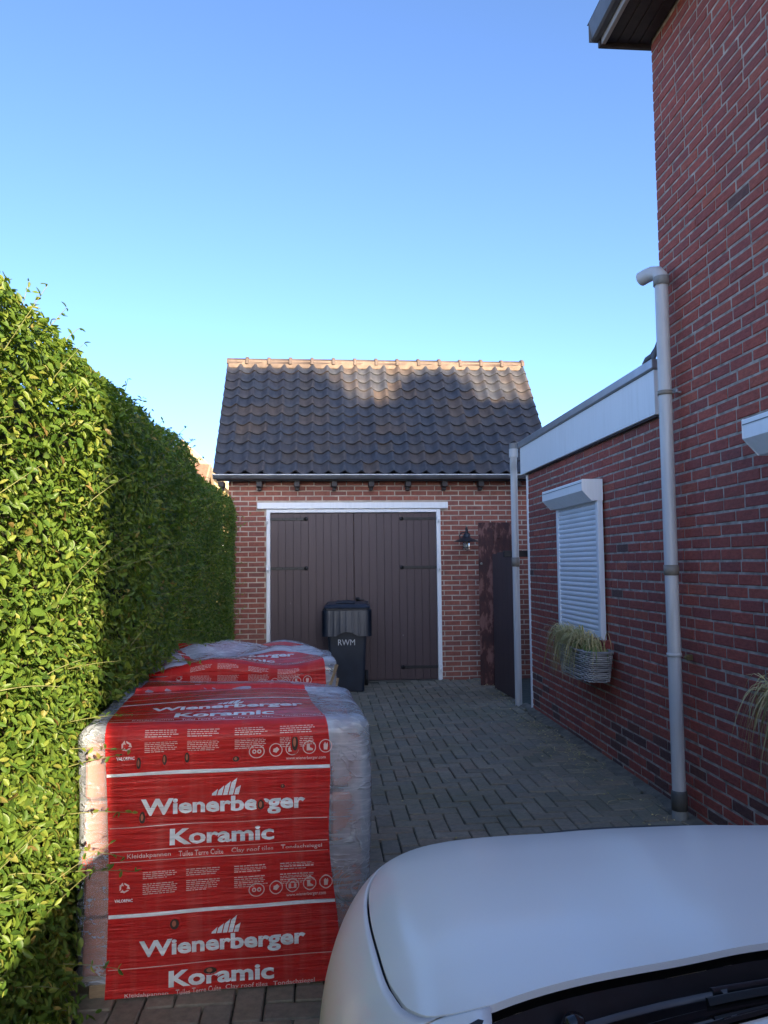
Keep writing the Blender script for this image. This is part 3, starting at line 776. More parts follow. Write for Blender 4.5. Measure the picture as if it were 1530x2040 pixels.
m = MB(); m.lathe([(.03, .10), (.042, .075), (.05, .055), (.075, .04), (.165, .0), (.168, -.006), (.160, -.004), (.07, .032), (.04, .045)], (LXc, LYc, 1.848), 32); m.lathe([(0, .105), (.03, .10)], (LXc, LYc, 1.848), 16)
m.build('shade', plain_mat('lamp_enamel', (.02, .022, .026), .35, .2, 8), lamp)
m = MB(); m.lathe([(.040, .0), (.046, -.03), (.046, -.10), (.038, -.125), (.0, -.13)], (LXc, LYc, 1.848), 20); m.build('glass_jar', MT['lamp_glass'], lamp)
m = MB(); m.lathe([(.012, 0), (.014, -.03), (.026, -.06), (.022, -.085), (0, -.098)], (LXc, LYc, 1.845), 14); m.build('bulb', plain_mat('frosted_bulb', (.55, .55, .52), .3), lamp)
m = MB()
for k in range(4):
    a = k * math.pi / 2 + .4; m.tube([(LXc + .05 * math.cos(a), LYc + .05 * math.sin(a), 1.85), (LXc + .05 * math.cos(a), LYc + .05 * math.sin(a), 1.73)], .003, 6)
m.lathe([(.049, -.004), (.053, -.004), (.053, .004), (.049, .004)], (LXc, LYc, 1.765), 20); m.build('cage', MT['iron'], lamp)

# ================================================================== WHEELIE BIN
BX, BY = .312, 9.43
bn = thing('wheelie_bin', 'dark wheeled rubbish bin in front of the brown garage door', 'bin', (BX, BY + .3, 0), R(-3))
def rrect(hx, y0, y1, z, r, n=5):
    pts = []
    for cx, cy, a0 in ((hx - r, y1 - r, 0), (-hx + r, y1 - r, 90), (-hx + r, y0 + r, 180), (hx - r, y0 + r, 270)):
        for i in range(n + 1):
            a = R(a0 + 90 * i / n); pts.append((cx + r * math.cos(a), cy + r * math.sin(a), z))
    return pts
m = MB(); lv = [(.0, .195, -.26, .20), (.03, .205, -.275, .22), (.40, .222, -.292, .28), (.74, .238, -.302, .34), (.98, .262, -.315, .37), (1.0, .275, -.325, .385), (1.018, .275, -.325, .385)]
m.grid([rrect(hx, y0, y1, z, .035) for z, hx, y0, y1 in lv][::-1], False, True); m.build('body', MT['bin'], bn, world=False)
# apron with ribs and an arched lower edge
m = MB(); rows = []
for j in range(9):
    t = j / 8; row = []
    for i in range(49):
        u = -1 + 2 * i / 48; x = u * .298
        zb = .688 + .052 * max(0, math.cos(min(1, abs(u) / .42) * math.pi / 2)) ** .8
        z = zb + (1.0 - zb) * t
        rib = .004 * (1 if (i % 6 == 0) else 0) * (1 - t * .3)
        yb = -.335 - .022 * (1 - t) - .012 * math.cos(u * 1.3) - rib + .10 * max(0, abs(u) - .86) ** 1.2 * 5
        row.append((x * (1 + .012 * (1 - t)), yb, z))
    rows.append(row)
m.grid(rows, True)
m.grid([[(p[0], p[1], p[2]) for p in rows[-1]], [(p[0] * .93, -.30, 1.012) for p in rows[-1]]], True)
for s in (-1, 1): # side skirts
    m.grid([[(s * .300, -.30 + .04, .70 + .30 * t), (s * .302, .0, .78 + .22 * t), (s * .298, .32, .86 + .14 * t)] for t in (0, .5, 1)], False)
    m.grid([[(s * .2995, -.262, .70 + .3 * t), (s * .302, -.31, .695 + .305 * t), (s * .296, -.335, .69 + .31 * t)] for t in (0, .5, 1)], True)
m.build('apron', MT['bin'], bn, world=False)
m = MB()
m.grid([rrect(hx, y0, y1, z, .04) for z, hx, y0, y1 in ((1.02, .285, -.345, .36), (1.035, .288, -.348, .36), (1.048, .280, -.338, .355), (1.055, .255, -.30, .33), (1.068, .245, -.29, .32), (1.075, .22, -.25, .30))][::-1], False, True)
m.add(rrect(.22, -.25, .30, 1.075, .04), [list(range(24))])
m.box(-.14, .10, -.20, .24, 1.074, 1.098, .010); m.box(-.05, .03, -.1, .1, 1.097, 1.104, .003)
m.box(-.27, -.12, .30, .42, 1.05, 1.075, .008); m.box(.12, .27, .30, .42, 1.05, 1.075, .008)
m.build('lid', MT['bin'], bn, world=False)
m = MB(); m.tube([(-.24, .43, 1.06), (.24, .43, 1.06)], .014, 10); m.build('handle', MT['bin'], bn, world=False)
for s in (-1, 1):
    m = MB(); m.lathe([(0, -.025), (.08, -.025), (.1, -.018), (.1, .018), (.08, .025), (0, .025)], (s * .235, .30, .10), 20, 'x'); m.build('wheel', MT['rubber'], bn, world=False)
v, f = text_2d('RWM', .098, 1.02, .0, 3, fit=(.205, .070))
m = MB(); m.add([(x - .005, -.2975 - .0155 * 0 - .004 - .0, .612 + y) for x, y in v], f); m.build('lettering', MT['letter'], bn, world=False, label='white letters RWM')

# ================================================================== WRAPPED PALLETS
PW, PD, PH = .533, .575, .975        # half width, half depth, height of load
def pallet(name, label, group, loc, rz, seed, front_print=True):
    rs = random.Random(seed); root = thing(name, label, 'pallet', loc, rz, group)
    ph = [rs.uniform(0, 6) for _ in range(12)]
    def disp(x, y, z):
        return .004 * math.sin(5.3 * x + 2.1 * z + ph[0]) + .004 * math.sin(9.1 * z - 3.3 * x + 2 * y + ph[1]) + .003 * math.sin(17 * x + ph[2] + 4 * z) * math.sin(6 * y + ph[3])
    rad = .055
    def topz(x, y):
        t = (y + PD) / (2 * PD)
        z = PH + .012 * math.sin(4 * x + ph[4]) * math.sin(5 * y + ph[5]) + .016 * math.sin(math.pi * t)
        z += .020 * math.exp(-((y - .10 + .03 * math.sin(7 * x)) / .018) ** 2) if front_print else .03 * math.sin(8 * x + ph[6]) * math.sin(9 * y)
        z -= .10 * max(0, x - .18) * max(0, t - .1) * 1.6
        return z
    # --- wooden pallet
    for k, yy in enumerate((-PD + .04, 0, PD - .04)):
        for xx in (-PW + .10, 0, PW - .10):
            m = MB(); m.box(xx - .05, xx + .05, yy * .93 - .045, yy * .93 + .045, .0, .075, .004); m.build('block', MT['pale_wood'], root, world=False)
    for k in range(7):
        yy = -PD + .09 + k * (2 * PD - .18) / 6
        m = MB(); m.box(-PW + .02, PW - .02, yy - .045, yy + .045, .076, .096, .003); m.build('deck_board', MT['pale_wood'], root, world=False)
    # --- packs of tiles
    u = MB(); pw, pd_, phh = .245, .262, .195
    for i in range(2): u.box(-pw / 2 + i * pw / 2 + .002, -pw / 2 + (i + 1) * pw / 2 - .008, -pd_ / 2, pd_ / 2, .0, phh - .010 * i, .008)
    me = u.mesh('tile_pack', MT['clay']); me.materials[0] = MT['clay']
    for ix in range(4):
        for iy in range(4):
            if 0 < ix < 3 and iy in (1, 2): continue
            for iz in range(4):
                inst('tile_pack', me, root, Matrix.Translation((-PW + .15 + ix * .254, -PD + .16 + iy * .276, .10 + iz * .206)) @ Matrix.Rotation(rs.gauss(0, .02), 4, 'Z'), False)
    m = MB(); m.box(-PW + .29, PW - .29, -PD + .30, PD - .30, .1, PH - .06); m.build('pack_core', MT['clay'], root, world=False)
    # --- film shell
    def ring(inset, z, dz=True):
        pts = []; hx, hy = PW - inset, PD - inset
        for (sx, sy, r0) in ((1, -1, .05), (1, 1, .20), (-1, 1, .07), (-1, -1, .05)):
            r = max(.01, r0 - inset * .5); a0 = {(1, -1): -90, (1, 1): 0, (-1, 1): 90, (-1, -1): 180}[(sx, sy)]
            for i in range(9):
                a = R(a0 + 90 * i / 8); pts.append((sx * (hx - r) + r * math.cos(a), sy * (hy - r) + r * math.sin(a)))
        out = []; n = len(pts)
        for i in range(n):                       # subdivide straight runs
            a, b = pts[i], pts[(i + 1) % n]; d = math.dist(a, b); k = max(1, int(d / .05))
            for j in range(k): out.append((a[0] + (b[0] - a[0]) * j / k, a[1] + (b[1] - a[1]) * j / k))
        return out
    base = ring(0, 0); nb = len(base)
    def shell(off):
        rows = []
        for k in range(31):
            z = .082 + (PH - rad - .082) * k / 30; row = []
            for (x, y) in base:
                l = math.hypot(x, y); nx, ny = (x / PW) ** 9, (y / PD) ** 9; q = math.hypot(nx, ny) or 1
                tilt = -.012 * (1 - z / PH)
                d = disp(x, y, z) + off + tilt; row.append((x + d * nx / q, y + d * ny / q, z))
            rows.append(row)
        for k in range(1, 7):
            a = math.pi / 2 * k / 6; ins = rad * (1 - math.cos(a)); sc = ((PW - ins) / PW, (PD - ins) / PD)
            rows.append([])
            for (x, y) in base:
                l = math.hypot(x, y); nx, ny = (x / PW) ** 9, (y / PD) ** 9; q = math.hypot(nx, ny) or 1
                d = (disp(x, y, PH - rad) + off) * math.cos(a)
                X_, Y_ = x * sc[0], y * sc[1]
                rows[-1].append((X_ + d * nx / q, Y_ + d * ny / q, (topz(X_, Y_) - rad) + rad * math.sin(a) + off * math.sin(a)))
        ins = rad
        for k in range(1, 13):
            s = 1 - k / 12
            row = []
            for (x, y) in base:
                X_, Y_ = x * (PW - rad) / PW * s, y * (PD - rad) / PD * s
                row.append((X_, Y_, topz(X_, Y_) + off))
            rows.append(row)
        return rows
    m = MB(); m.grid(shell(0), True, True); m.build('stretch_film', MT['film'], root, world=False)
    # --- printed sheet: coordinates (x, s), s runs up the front and on over the top
    s1 = PH - rad; arc = rad * math.pi / 2
    def wr(x, s): return .0008 * math.sin(2 * math.pi * s / .0215 + 2.6 * math.sin(5.3 * x + 1.3) + 3 * math.sin(2.3 * s)) * max(0, math.sin(3.4 * x + 8.5 * s + ph[7]) + .35)
    def P0(x, s):
        if s < s1:
            z = max(s, -.2); d = disp(x, -PD, z) - .012 * (1 - z / PH) + wr(x, s) * min(1, (s1 - s) / .05); return Vector((x, -PD - d, z))
        if s < s1 + arc:
            a = (s - s1) / rad; d = disp(x, -PD, s1) * math.cos(a)
            y = -PD + rad * (1 - math.cos(a)); return Vector((x, y - d, topz(x, y) - rad + rad * math.sin(a)))
        y = -PD + rad + (s - s1 - arc); return Vector((x, y, topz(x, y)))
    def S(x, s, off):
        e = .004; p = P0(x, s); n = (P0(x + e, s) - P0(x - e, s)).cross(P0(x, s + e) - P0(x, s - e)); n.normalize()
        return p + n * off
    wide = 0.0 if front_print else .09
    def edgeL(s): return -wide - .425 + .012 * math.sin(4 * s) - .03 * max(0, s - 1.0)
    def edgeR(s): return wide + .405 - .045 * min(1, s / .95) - .10 * max(0, s - .95) + .010 * math.sin(9 * s)
    send = s1 + arc + 2 * PD - 2 * rad - .09
    def sheet(s0, s_end, off, mat, nm, wig=0.0):
        m = MB(); rows = []; n = 330
        for i in range(n + 1):
            s = s0 + (s_end - s0) * i / n; lift = .055 * (1 - i / n) ** 6
            rows.append([S(edgeL(s) + (edgeR(s) - edgeL(s)) * j / 40, s + (wig * math.sin(j * .9) * (1 if i in (0, n) else 0)), off) for j in range(41)])
        m.grid(rows, True); return m.build(nm, mat, root, world=False)
    sh = sheet(.030, send, .004, MT['red_print'], 'printed_sheet')
    def put(vf, cx, cs, off, mat, nm, rot=0.0, lab=None, flip=False):
        v, f = vf; m = MB(); c, s_ = math.cos(rot), math.sin(rot)
        m.add([S(cx + x * c - y * s_, cs + x * s_ + y * c, off) for x, y in v], f)
        return m.build(nm, mat, sh, world=False, **({'label': lab} if lab else {}))
    def strip(x0, x1, sa, h, mat, nm, n=24, wob=0.0):
        m = MB(); m.grid([[S(x0 + (x1 - x0) * i / n, sa + q * h / 2 + wob * math.sin(i * .7), .0065) for i in range(n + 1)] for q in (-1, 1)], True)
        return m.build(nm, mat, sh, world=False)
    def ringm(m, cx, cs, r, th, sx=1.0, n=20):
        m.grid([[S(cx + sx * q * math.cos(2 * math.pi * i / n), cs + q * math.sin(2 * math.pi * i / n), .0065) for i in range(n + 1)] for q in (r - th, r)], True)
    def blob(m, pts, cx, cs, k): m.add([S(cx + x * k, cs + y * k, .0066) for x, y in pts], [list(range(len(pts)))])
    def panel(b, top=False, upto=9, full=True):
        """one repeat of the print, its white band at s = b"""
        L, Rr = edgeL(b), edgeR(b)
        strip(edgeL(b) + .002, edgeR(b) - .002, b, .013, MT['white_print'], 'white_band')
        W_ = text_2d('Wienerberger', .112, 1.16, .034, 3, fit=(.588, .073)); put(W_, -.012, b - .128, .0066, MT['white_print'], 'lettering', lab='white lettering Wienerberger')
        lg = MB()                                              # five slanted bars, like a rising factory roof
        for i, (x0, hgt) in enumerate(((-.052, .016), (-.032, .028), (-.012, .042), (.008, .054), (.028, .046))):
            q = [(x0, -.026), (x0 + .016, -.026), (x0 + .016, -.026 + hgt + .006), (x0, -.026 + hgt - .010)] if i < 4 else [(x0, -.026), (x0 + .016, -.026), (x0 + .016, .006), (x0, -.004)]
            lg.add([S(-.005 + x + .25 * (y + .03), b - .062 + y, .0066) for x, y in q], [(0, 1, 2, 3)])
        lg.build('emblem', MT['white_print'], sh, world=False)
        if not full: return
        for z in (.185, .268, .303): strip(edgeL(b - z) + .006, edgeR(b - z) - .006, b - z, .0022, MT['pale_print'], 'thin_line')
        put(text_2d('Koramic', .105, 1.2, .034, 3, fit=(.372, .057)), -.018, b - .228, .0066, MT['white_print'], 'lettering', lab='white lettering Koramic')
        for tx, cx in (('Kleidakpannen', -.275), ('Tuiles Terre Cuite', -.093), ('Clay roof tiles', .09), ('Tondachziegel', .268)):
            put(text_2d(tx, .027, 1.12, .006, 2, fit=(.150 if len(tx) < 16 else .158, .020)), cx, b - .287, .0066, MT['pale_print'], 'lettering')
        m = MB()
        for cx in (-.235, -.085, .085, .255):
            w = .12 if cx < .2 else .13
            for (a, n) in ((b - .345, 4), (b - .385, 6)):
                for i in range(n):
                    xe = cx - w / 2 + w * (rs.uniform(.55, .95) if i == n - 1 else rs.uniform(.9, 1)); xs = cx - w / 2
                    while xs < xe - .006:
                        wl = min(rs.uniform(.006, .02), xe - xs); y = a - i * .0068
                        m.add([S(x, q, .0066) for x, q in ((xs, y), (xs + wl, y), (xs + wl, y + .0026), (xs, y + .0026))], [(0, 1, 2, 3)]); xs += wl + .003
        m.build('small_print', MT['pale_print'], sh, world=False, kind='stuff')
        ic = MB(); y0 = b - .432
        for i, cx in enumerate((.105, .175, .235, .298, .358)):
            ringm(ic, cx, y0 + .003 * i, .0245, .003, 1.18 if i == 0 else 1.0)
        for s_ in (-1, 1): ringm(ic, .105 + s_ * .009, y0, .008, .0045, 1, 10)
        blob(ic, [(-.5, -.3), (.1, -.5), (.6, .1), (.2, .5), (-.1, .3), (-.4, .2)], .175, y0 + .003, .021)
        ringm(ic, .235, y0 + .008, .013, .004, .9, 12); blob(ic, [(-.8, -.5), (-.3, -.5), (-.3, .3), (-.8, .3)], .235, y0 + .004, .018); blob(ic, [(.3, -.5), (.8, -.5), (.8, .3), (.3, .3)], .235, y0 + .004, .018)
        blob(ic, [(-.5, -.6), (.7, -.6), (.7, -.25), (.1, 0), (.1, .7), (-.5, .7)], .298, y0 + .009, .019)
        blob(ic, [(-.35, -.7), (.3, -.7), (.45, .1), (.35, .7), (.1, .3), (-.1, .75), (-.4, .3)], .358, y0 + .012, .019)
        ic.build('safety_icons', MT['pale_print'], sh, world=False)
        rc = MB()                                              # three bent arrows and a mark below
        for k in range(3):
            a = R(90 + 120 * k); c_, s_ = math.cos(a), math.sin(a)
            for pts in ([(-.011, .018), (.011, .018), (.016, .009), (.010, .006), (.006, .012), (-.006, .012)], [(.007, .002), (.022, .006), (.016, .012), (.010, .008)]):
                rc.add([S(-.358 + .9 * (x * c_ - y * s_) , b - .392 + (x * s_ + y * c_) * .85, .0066) for x, y in pts], [list(range(len(pts)))])
        rc.build('recycling_mark', MT['pale_print'], sh, world=False)
        put(text_2d('VALORPAC', .015, 1.1, .02, 2, fit=(.062, .011)), -.360, b - .436, .0066, MT['white_print'], 'lettering')
        put(text_2d('www.wienerberger.com', .0215, 1.12, .006, 2, fit=(.145, .014)), .285, b - .462, .0066, MT['pale_print'], 'lettering')
    if front_print:
        panel(.806); panel(.316, full=False); panel(1.300)
        put(text_2d('Koramic', .105, 1.2, .034, 3, fit=(.372, .057)), -.018, .083, .0066, MT['white_print'], 'lettering', lab='white lettering Koramic')
        strip(edgeL(.13) + .006, edgeR(.13) - .006, .132, .0022, MT['pale_print'], 'thin_line')
        for tx, cx in (('Kleidakpannen', -.28), ('Tuiles Terre Cuite', -.10), ('Clay roof tiles', .07), ('Tondachziegel', .24)):
            put(text_2d(tx, .027, 1.12, .006, 2, fit=(.150 if len(tx) < 16 else .158, .020)), cx, .036, .0066, MT['pale_print'], 'lettering')
        put(text_2d('Wienerberger', .112, 1.16, .034, 3, fit=(.58, .08)), -.02, 1.70, .0066, MT['white_print'], 'lettering', rot=math.pi, lab='upside-down white lettering on the top')
        put(text_2d('Koramic', .105, 1.2, .034, 3, fit=(.37, .06)), -.02, 1.815, .0066, MT['white_print'], 'lettering', rot=math.pi)
        strip(edgeL(1.54), edgeR(1.54), 1.545, .007, MT['white_print'], 'white_band')
        strip(edgeL(1.40), edgeR(1.40), 1.40, .004, MT['pale_print'], 'thin_line')
        # torn holes with tile edges poking through
        for (x, s, a, b) in ((-.315, .845, .008, .021), (-.225, .853, .008, .020), (-.145, .857, .009, .019), (.03, .845, .012, .010), (.245, .895, .012, .029), (.12, .677, .012, .019), (-.30, .652, .011, .020), (-.185, .275, .016, .019), (-.06, .100, .024, .012), (.20, .74, .008, .007)):
            m = MB(); m.add([S(x + a * math.cos(2 * math.pi * i / 16), s + b * math.sin(2 * math.pi * i / 16), .0075) for i in range(16)], [list(range(16))]); m.build('torn_hole', MT['hole'], sh, world=False)
            m = MB(); m.add([S(x - .1 * a + .45 * a * math.cos(2 * math.pi * i / 10), s + .1 * b + .6 * b * math.sin(2 * math.pi * i / 10), .0085) for i in range(10)], [list(range(10))]); m.build('tile_edge', MT['clay'], sh, world=False)
            m = MB(); m.grid([[S(x + k * a * math.cos(2 * math.pi * i / 20), s + k * b * math.sin(2 * math.pi * i / 20), o) for i in range(21)] for k, o in ((.98, .009), (1.15, .0105), (1.45, .0062))], True); m.build('torn_rim', MT['red_print'], sh, world=False)
        # stencilled code on the left bundle, upright
        for tx, cx in (('ALDO', -.497), ('8151', -.475)):
            v, f = text_2d(tx, .022, 1.1, .01, 2); m = MB()
            m.add([S(cx - y, .50 + x, .003) for x, y in v], f); m.build('lettering', plain_mat('red_stencil', (.45, .07, .05), .6), root, world=False)
    else:
        panel(.806); panel(1.300)
        m = MB()                                              # creased second skin thrown over the top
        rows = []
        for i in range(31):
            row = []
            for j in range(25):
                x = -PW + .02 + (2 * PW - .10) * i / 30; y = -PD + .12 + .55 * j / 24 + .18 * math.sin(4 * x + 1)
                row.append((x, y, topz(x, max(y, -PD + .0)) + .010 + .02 * abs(math.sin(6 * x + 4 * y)) * abs(math.sin(3 * y - 5 * x)) + .012 * math.sin(23 * x + 9 * y) * math.sin(5 * x) - (.012 if j == 0 else 0)))
            rows.append(row)
        m.grid(rows, True); m.build('loose_film', MT['film'], root, world=False)
        for k, (a, b) in enumerate((((PW - .10, -PD - .012, .70), (PW - .005, -PD + .02, .96)), ((PW - .05, -PD - .014, .66), (PW - .003, -PD + .04, .88)))):
            m = MB(); m.tube([a, b], .010, 4, True, False); m.build('batten', MT['pale_wood'], root, world=False)
    return root
G_P = 'wrapped pallets of roof tiles beside the hedge'
pallet('tile_pallet', 'nearest film-wrapped pallet with red printed wrap beside the car', G_P, (-.344 - .04, 2.905 + .575, 0), R(3.6), 5)
pallet('tile_pallet', 'farther wrapped pallet with crumpled red film just before the bin', G_P, (-.46, 5.02, .02), R(1.5), 6, False)

# ================================================================== HANGING PLANTERS
GRP = 'wicker planters hung on the wall'
def planter(label, loc, seed):
    rs = random.Random(seed); root = thing('hanging_planter', label, 'planter', loc, 0, GRP)
    # local: wall at x = 0, planter towards -x; length along y
    L, Dp, Hh = .80, .20, .235
    def sect(z, n=64):
        t = z / Hh; hx, hy = Dp / 2 * (.84 + .16 * t), L / 2 * (.86 + .14 * t); pts = []
        for i in range(n):
            a = 2 * math.pi * i / n; c, s = math.cos(a), math.sin(a)
            pts.append((-Dp / 2 - .015 + hx * math.copysign(abs(c) ** .35, c), hy * math.copysign(abs(s) ** .35, s), z))
        return pts
    lin = MB(); lin.grid([sect(0.005), sect(Hh - .02)], False, True); lin.add(sect(.006), [list(range(64))]); 
    body = lin.build('basket', MT['dark_wood'], root, world=False)
    n = 64; nst = 15
    for k in range(nst):
        pts = sect(.008 + (Hh - .016) * k / (nst - 1), n); c = Vector((-Dp / 2 - .015, 0, 0)); out = []
        for i, p in enumerate(pts):
            q = Vector(p); d = Vector((q.x - c.x, q.y * .4, 0)).normalized()
            out.append(q + d * (.008 + .008 * math.sin(math.pi * (i / 2 + k))) + Vector((0, 0, rs.gauss(0, .0012))))
        out.append(out[0]); m = MB(); m.tube(out, (.0062 if k < nst - 1 else .011), 6, False); m.build('wicker_strand', MT['wicker'], body, world=False)
    m = MB(); m.box(-Dp - .0, -.03, -L / 2 + .04, L / 2 - .04, Hh - .05, Hh - .035); m.build('soil', MT['soil'], root, world=False)
    m = MB(); m.box(-.025, -.003, -.22, -.19, .02, Hh + .01, .003); m.box(-.025, -.003, .19, .22, .02, Hh + .01, .003); m.build('bracket', MT['iron'], root, world=False)
    def blades(n, mat, nm, h0, h1, lean, yc, ys, w):
        V = []; Fc = []
        for _ in range(n):
            bx, by = -Dp / 2 - .015 + rs.uniform(-.07, .06), min(max(rs.gauss(yc, ys), -L / 2 + .04), L / 2 - .04)
            a = rs.gauss(0, 1.0) + (0 if rs.random() < .5 else math.pi / 2); dx, dy = -abs(math.cos(a)) * rs.uniform(.2, .9), math.sin(a) * rs.uniform(.2, .9) + lean
            Lb = rs.uniform(h0, h1); drop = rs.uniform(1.5, 2.5); base = len(V); seg = 7; ww = w * rs.uniform(.6, 1.2)
            for i in range(seg + 1):
                t = i / seg; r = Lb * t * .62
                x = min(bx + dx * r, -.02); y = by + dy * r; z = Hh - .05 + Lb * (1.55 * t - drop * .85 * t * t)
                k = ww * (1 - t ** 3 * .9); side = Vector((-dy, dx, 0)); side = side.normalized() if side.length > .01 else Vector((0, 1, 0))
                V += [(x + side.x * k, y + side.y * k, z), (x - side.x * k, y - side.y * k, z + k * .4)]
            for i in range(seg): Fc.append((base + 2 * i, base + 2 * i + 1, base + 2 * i + 3, base + 2 * i + 2))
        o = inst(nm, np_mesh(nm, np.array(V), np.array(Fc), mat, True), root, None, False); return tag(o, kind='stuff')
    blades(900, MT['straw'], 'dry_grass', .26, .50, .16, .12, .20, .0034)
    blades(130, MT['green_blade'], 'green_grass', .16, .28, -.1, -.12, .14, .0042)
    return root
planter('wicker planter of dry grass below the extension shutter', (WX - .012, 6.03, .65), 31)
planter('straw-coloured grass planter at the right edge, nearest the camera', (WX - .012, 2.93, .655), 32)

# ================================================================== LITTER
rs = random.Random(5); V = []; Fc = []
for _ in range(420):
    if rs.random() < .75: x, y = 2.12 - abs(rs.gauss(0, .22)), rs.uniform(3.8, 10.1)
    else: x, y = rs.uniform(.3, 2.1), rs.uniform(3, 10)
    if rs.random() < .35: y = rs.gauss(6.6, .6); x = 2.1 - abs(rs.gauss(0, .18))
    a = rs.uniform(0, math.pi); L = rs.uniform(.02, .11) if rs.random() < .8 else .012; w = rs.uniform(.0012, .0026) if L > .013 else .006; b = len(V); cur = rs.gauss(0, .25)
    for i in range(4):
        t = i / 3; aa = a + cur * t; X_, Y_ = x + math.cos(aa) * L * t, y + math.sin(aa) * L * t
        for s in (-1, 1): V.append((min(X_ - math.sin(aa) * w * s, 2.17), Y_ + math.cos(aa) * w * s, sunken(X_, Y_) + .027 + .006 * math.sin(math.pi * t) + (.01 if X_ > 2.03 else 0)))
    for i in range(3): Fc.append((b + 2 * i, b + 2 * i + 1, b + 2 * i + 3, b + 2 * i + 2))
tag(inst('straw_litter', np_mesh('straw_litter', np.array(V), np.array(Fc), MT['straw']), None), 'dry straw bits scattered on the paving by the wall', 'litter', kind='stuff')
V = []; Fc = []
for _ in range(900):
    c = rs.choice(((2.09, 8.55), (2.13, 8.0), (2.02, 9.7), (2.15, 5.2), (2.15, 7.0), (1.75, 10.24), (2.13, 4.75), (2.1, 9.0)))
    x, y = c[0] + rs.gauss(0, .03), c[1] + rs.gauss(0, .22)
    if x > 2.17: x = 2.17
    a = rs.uniform(0, 6.28); L = rs.uniform(.008, .03); b = len(V); h = L * rs.uniform(.2, .9)
    V += [(x, y, .018), (x + .004, y + .003, .018), (x + L * math.cos(a), y + L * math.sin(a), .018 + h)]; Fc.append((b, b + 1, b + 2))
tag(inst('wall_foot_moss', np_mesh('wall_foot_moss', np.array(V), np.array(Fc), piece_mat('moss', [(.05, .07, .02), (.08, .09, .03), (.10, .085, .05)], grain=.2)), None), 'tufts of moss and weed along the foot of the wall', 'moss', kind='stuff')

# ================================================================== CAR
car = thing('parked_car', 'pearl white car in the foreground, bonnet towards the garage', 'car', (.82, 0, 0), R(0.0))
zc_ = spl([(-2.0, .70), (-1.9, .85), (-1.7, .95), (-1.0, 1.0), (0, 1.02), (.8, 1.015), (1.05, .990), (1.3, .980), (1.55, .958), (1.8, .915), (1.95, .872), (2.05, .825), (2.13, .765), (2.20, .67), (2.26, .55), (2.28, .45)])
W_ = spl([(-2.0, .60), (-1.9, .70), (-1.6, .80), (-1.0, .833), (0, .84), (1.0, .838), (1.4, .838), (1.6, .826), (1.75, .800), (1.9, .76), (2.02, .71), (2.12, .64), (2.2, .55), (2.26, .46), (2.28, .42)])
ZB, NE = .45, 5.6
def body_z(x, y):
    w, zc = W_(y), zc_(y); u = min(1.0, abs(x) / w)
    z = ZB + (zc - ZB) * (1 - u ** NE) ** (1 / NE)
    if y > .9:
        a = abs(x)
        k = min(1, max(0, (y - .9) / .3)) * min(1, max(.15, (2.12 - y) / .5))
        z += k * .017 * (1 / (1 + math.exp(-( (.20 + .06 * (2.05 - y)) - a) / .034)) - .5)        # raised middle of the bonnet
        z -= k * .10 * max(0, math.log1p(math.exp((a - .60) / .014)) * .014)                         # shoulder crease
    return z
hood_hw = spl([(.985, .60), (1.0, .632), (1.03, .664), (1.08, .690), (1.2, .713), (1.4, .728), (1.6, .732), (1.75, .728), (1.9, .70), (2.0, .66), (2.06, .62)])
def hood_rear(x): return 1.122 - .105 * (abs(x) / .66) ** 2.2
def hood_front(x): return 2.10 - .14 * (abs(x) / .62) ** 2.4
# bonnet
_hb = spl([(0, .600), (.02, .640), (.05, .674), (.10, .698), (.20, .717), (.40, .731), (.62, .733), (.78, .722), (.90, .695), (1.0, .650)])
def hood_pt(a, b, inset=0.0):
    x = a * (_hb(b) - inset); yr, yf = hood_rear(x), hood_front(x)
    return (x, yr + inset + (yf - yr - 2 * inset) * b)
_sx = [_hb(i / 400) for i in range(401)]
_sy = [hood_rear(x) + (hood_front(x) - hood_rear(x)) * i / 400 for i, x in enumerate(_sx)]
rows = []; bs = [0, .003, .008, .014, .02, .03, .04, .05, .065, .08] + [.1 + .9 * i / 34 for i in range(35)]
As = [-1, -.997, -.985] + [-.95 + 1.9 * i / 56 for i in range(57)] + [.985, .997, 1]
m = MB()
for b in bs:
    row = []
    for a in As:
        x, y = hood_pt(a, b, .0018); row.append((x, y, body_z(x, y)))
    rows.append(row)
m.grid(rows, True)
edge = rows[0][:], [r[-1] for r in rows], rows[-1][::-1], [r[0] for r in rows][::-1]
for e in edge:
    m.grid([e, [(p[0] * .9995, p[1], p[2] - .003) for p in e], [(p[0] * .997, p[1], p[2] - .010) for p in e]], True)
m.build('bonnet', MT['paint'], car, world=False)
# dark bay under the bonnet seam
m = MB(); m.grid([[(x * 1.03, hood_rear(x) + .02 + (hood_front(x) - hood_rear(x) - .0) * b, body_z(x, 1.1 + .9 * b) - .035) for x in [(-1 + 2 * i / 24) * hood_hw(1.02 + 1.0 * b) * .99 for i in range(25)]] for b in [j / 16 for j in range(17)]], True)
m.build('engine_bay', MT['rubber'], car, world=False)
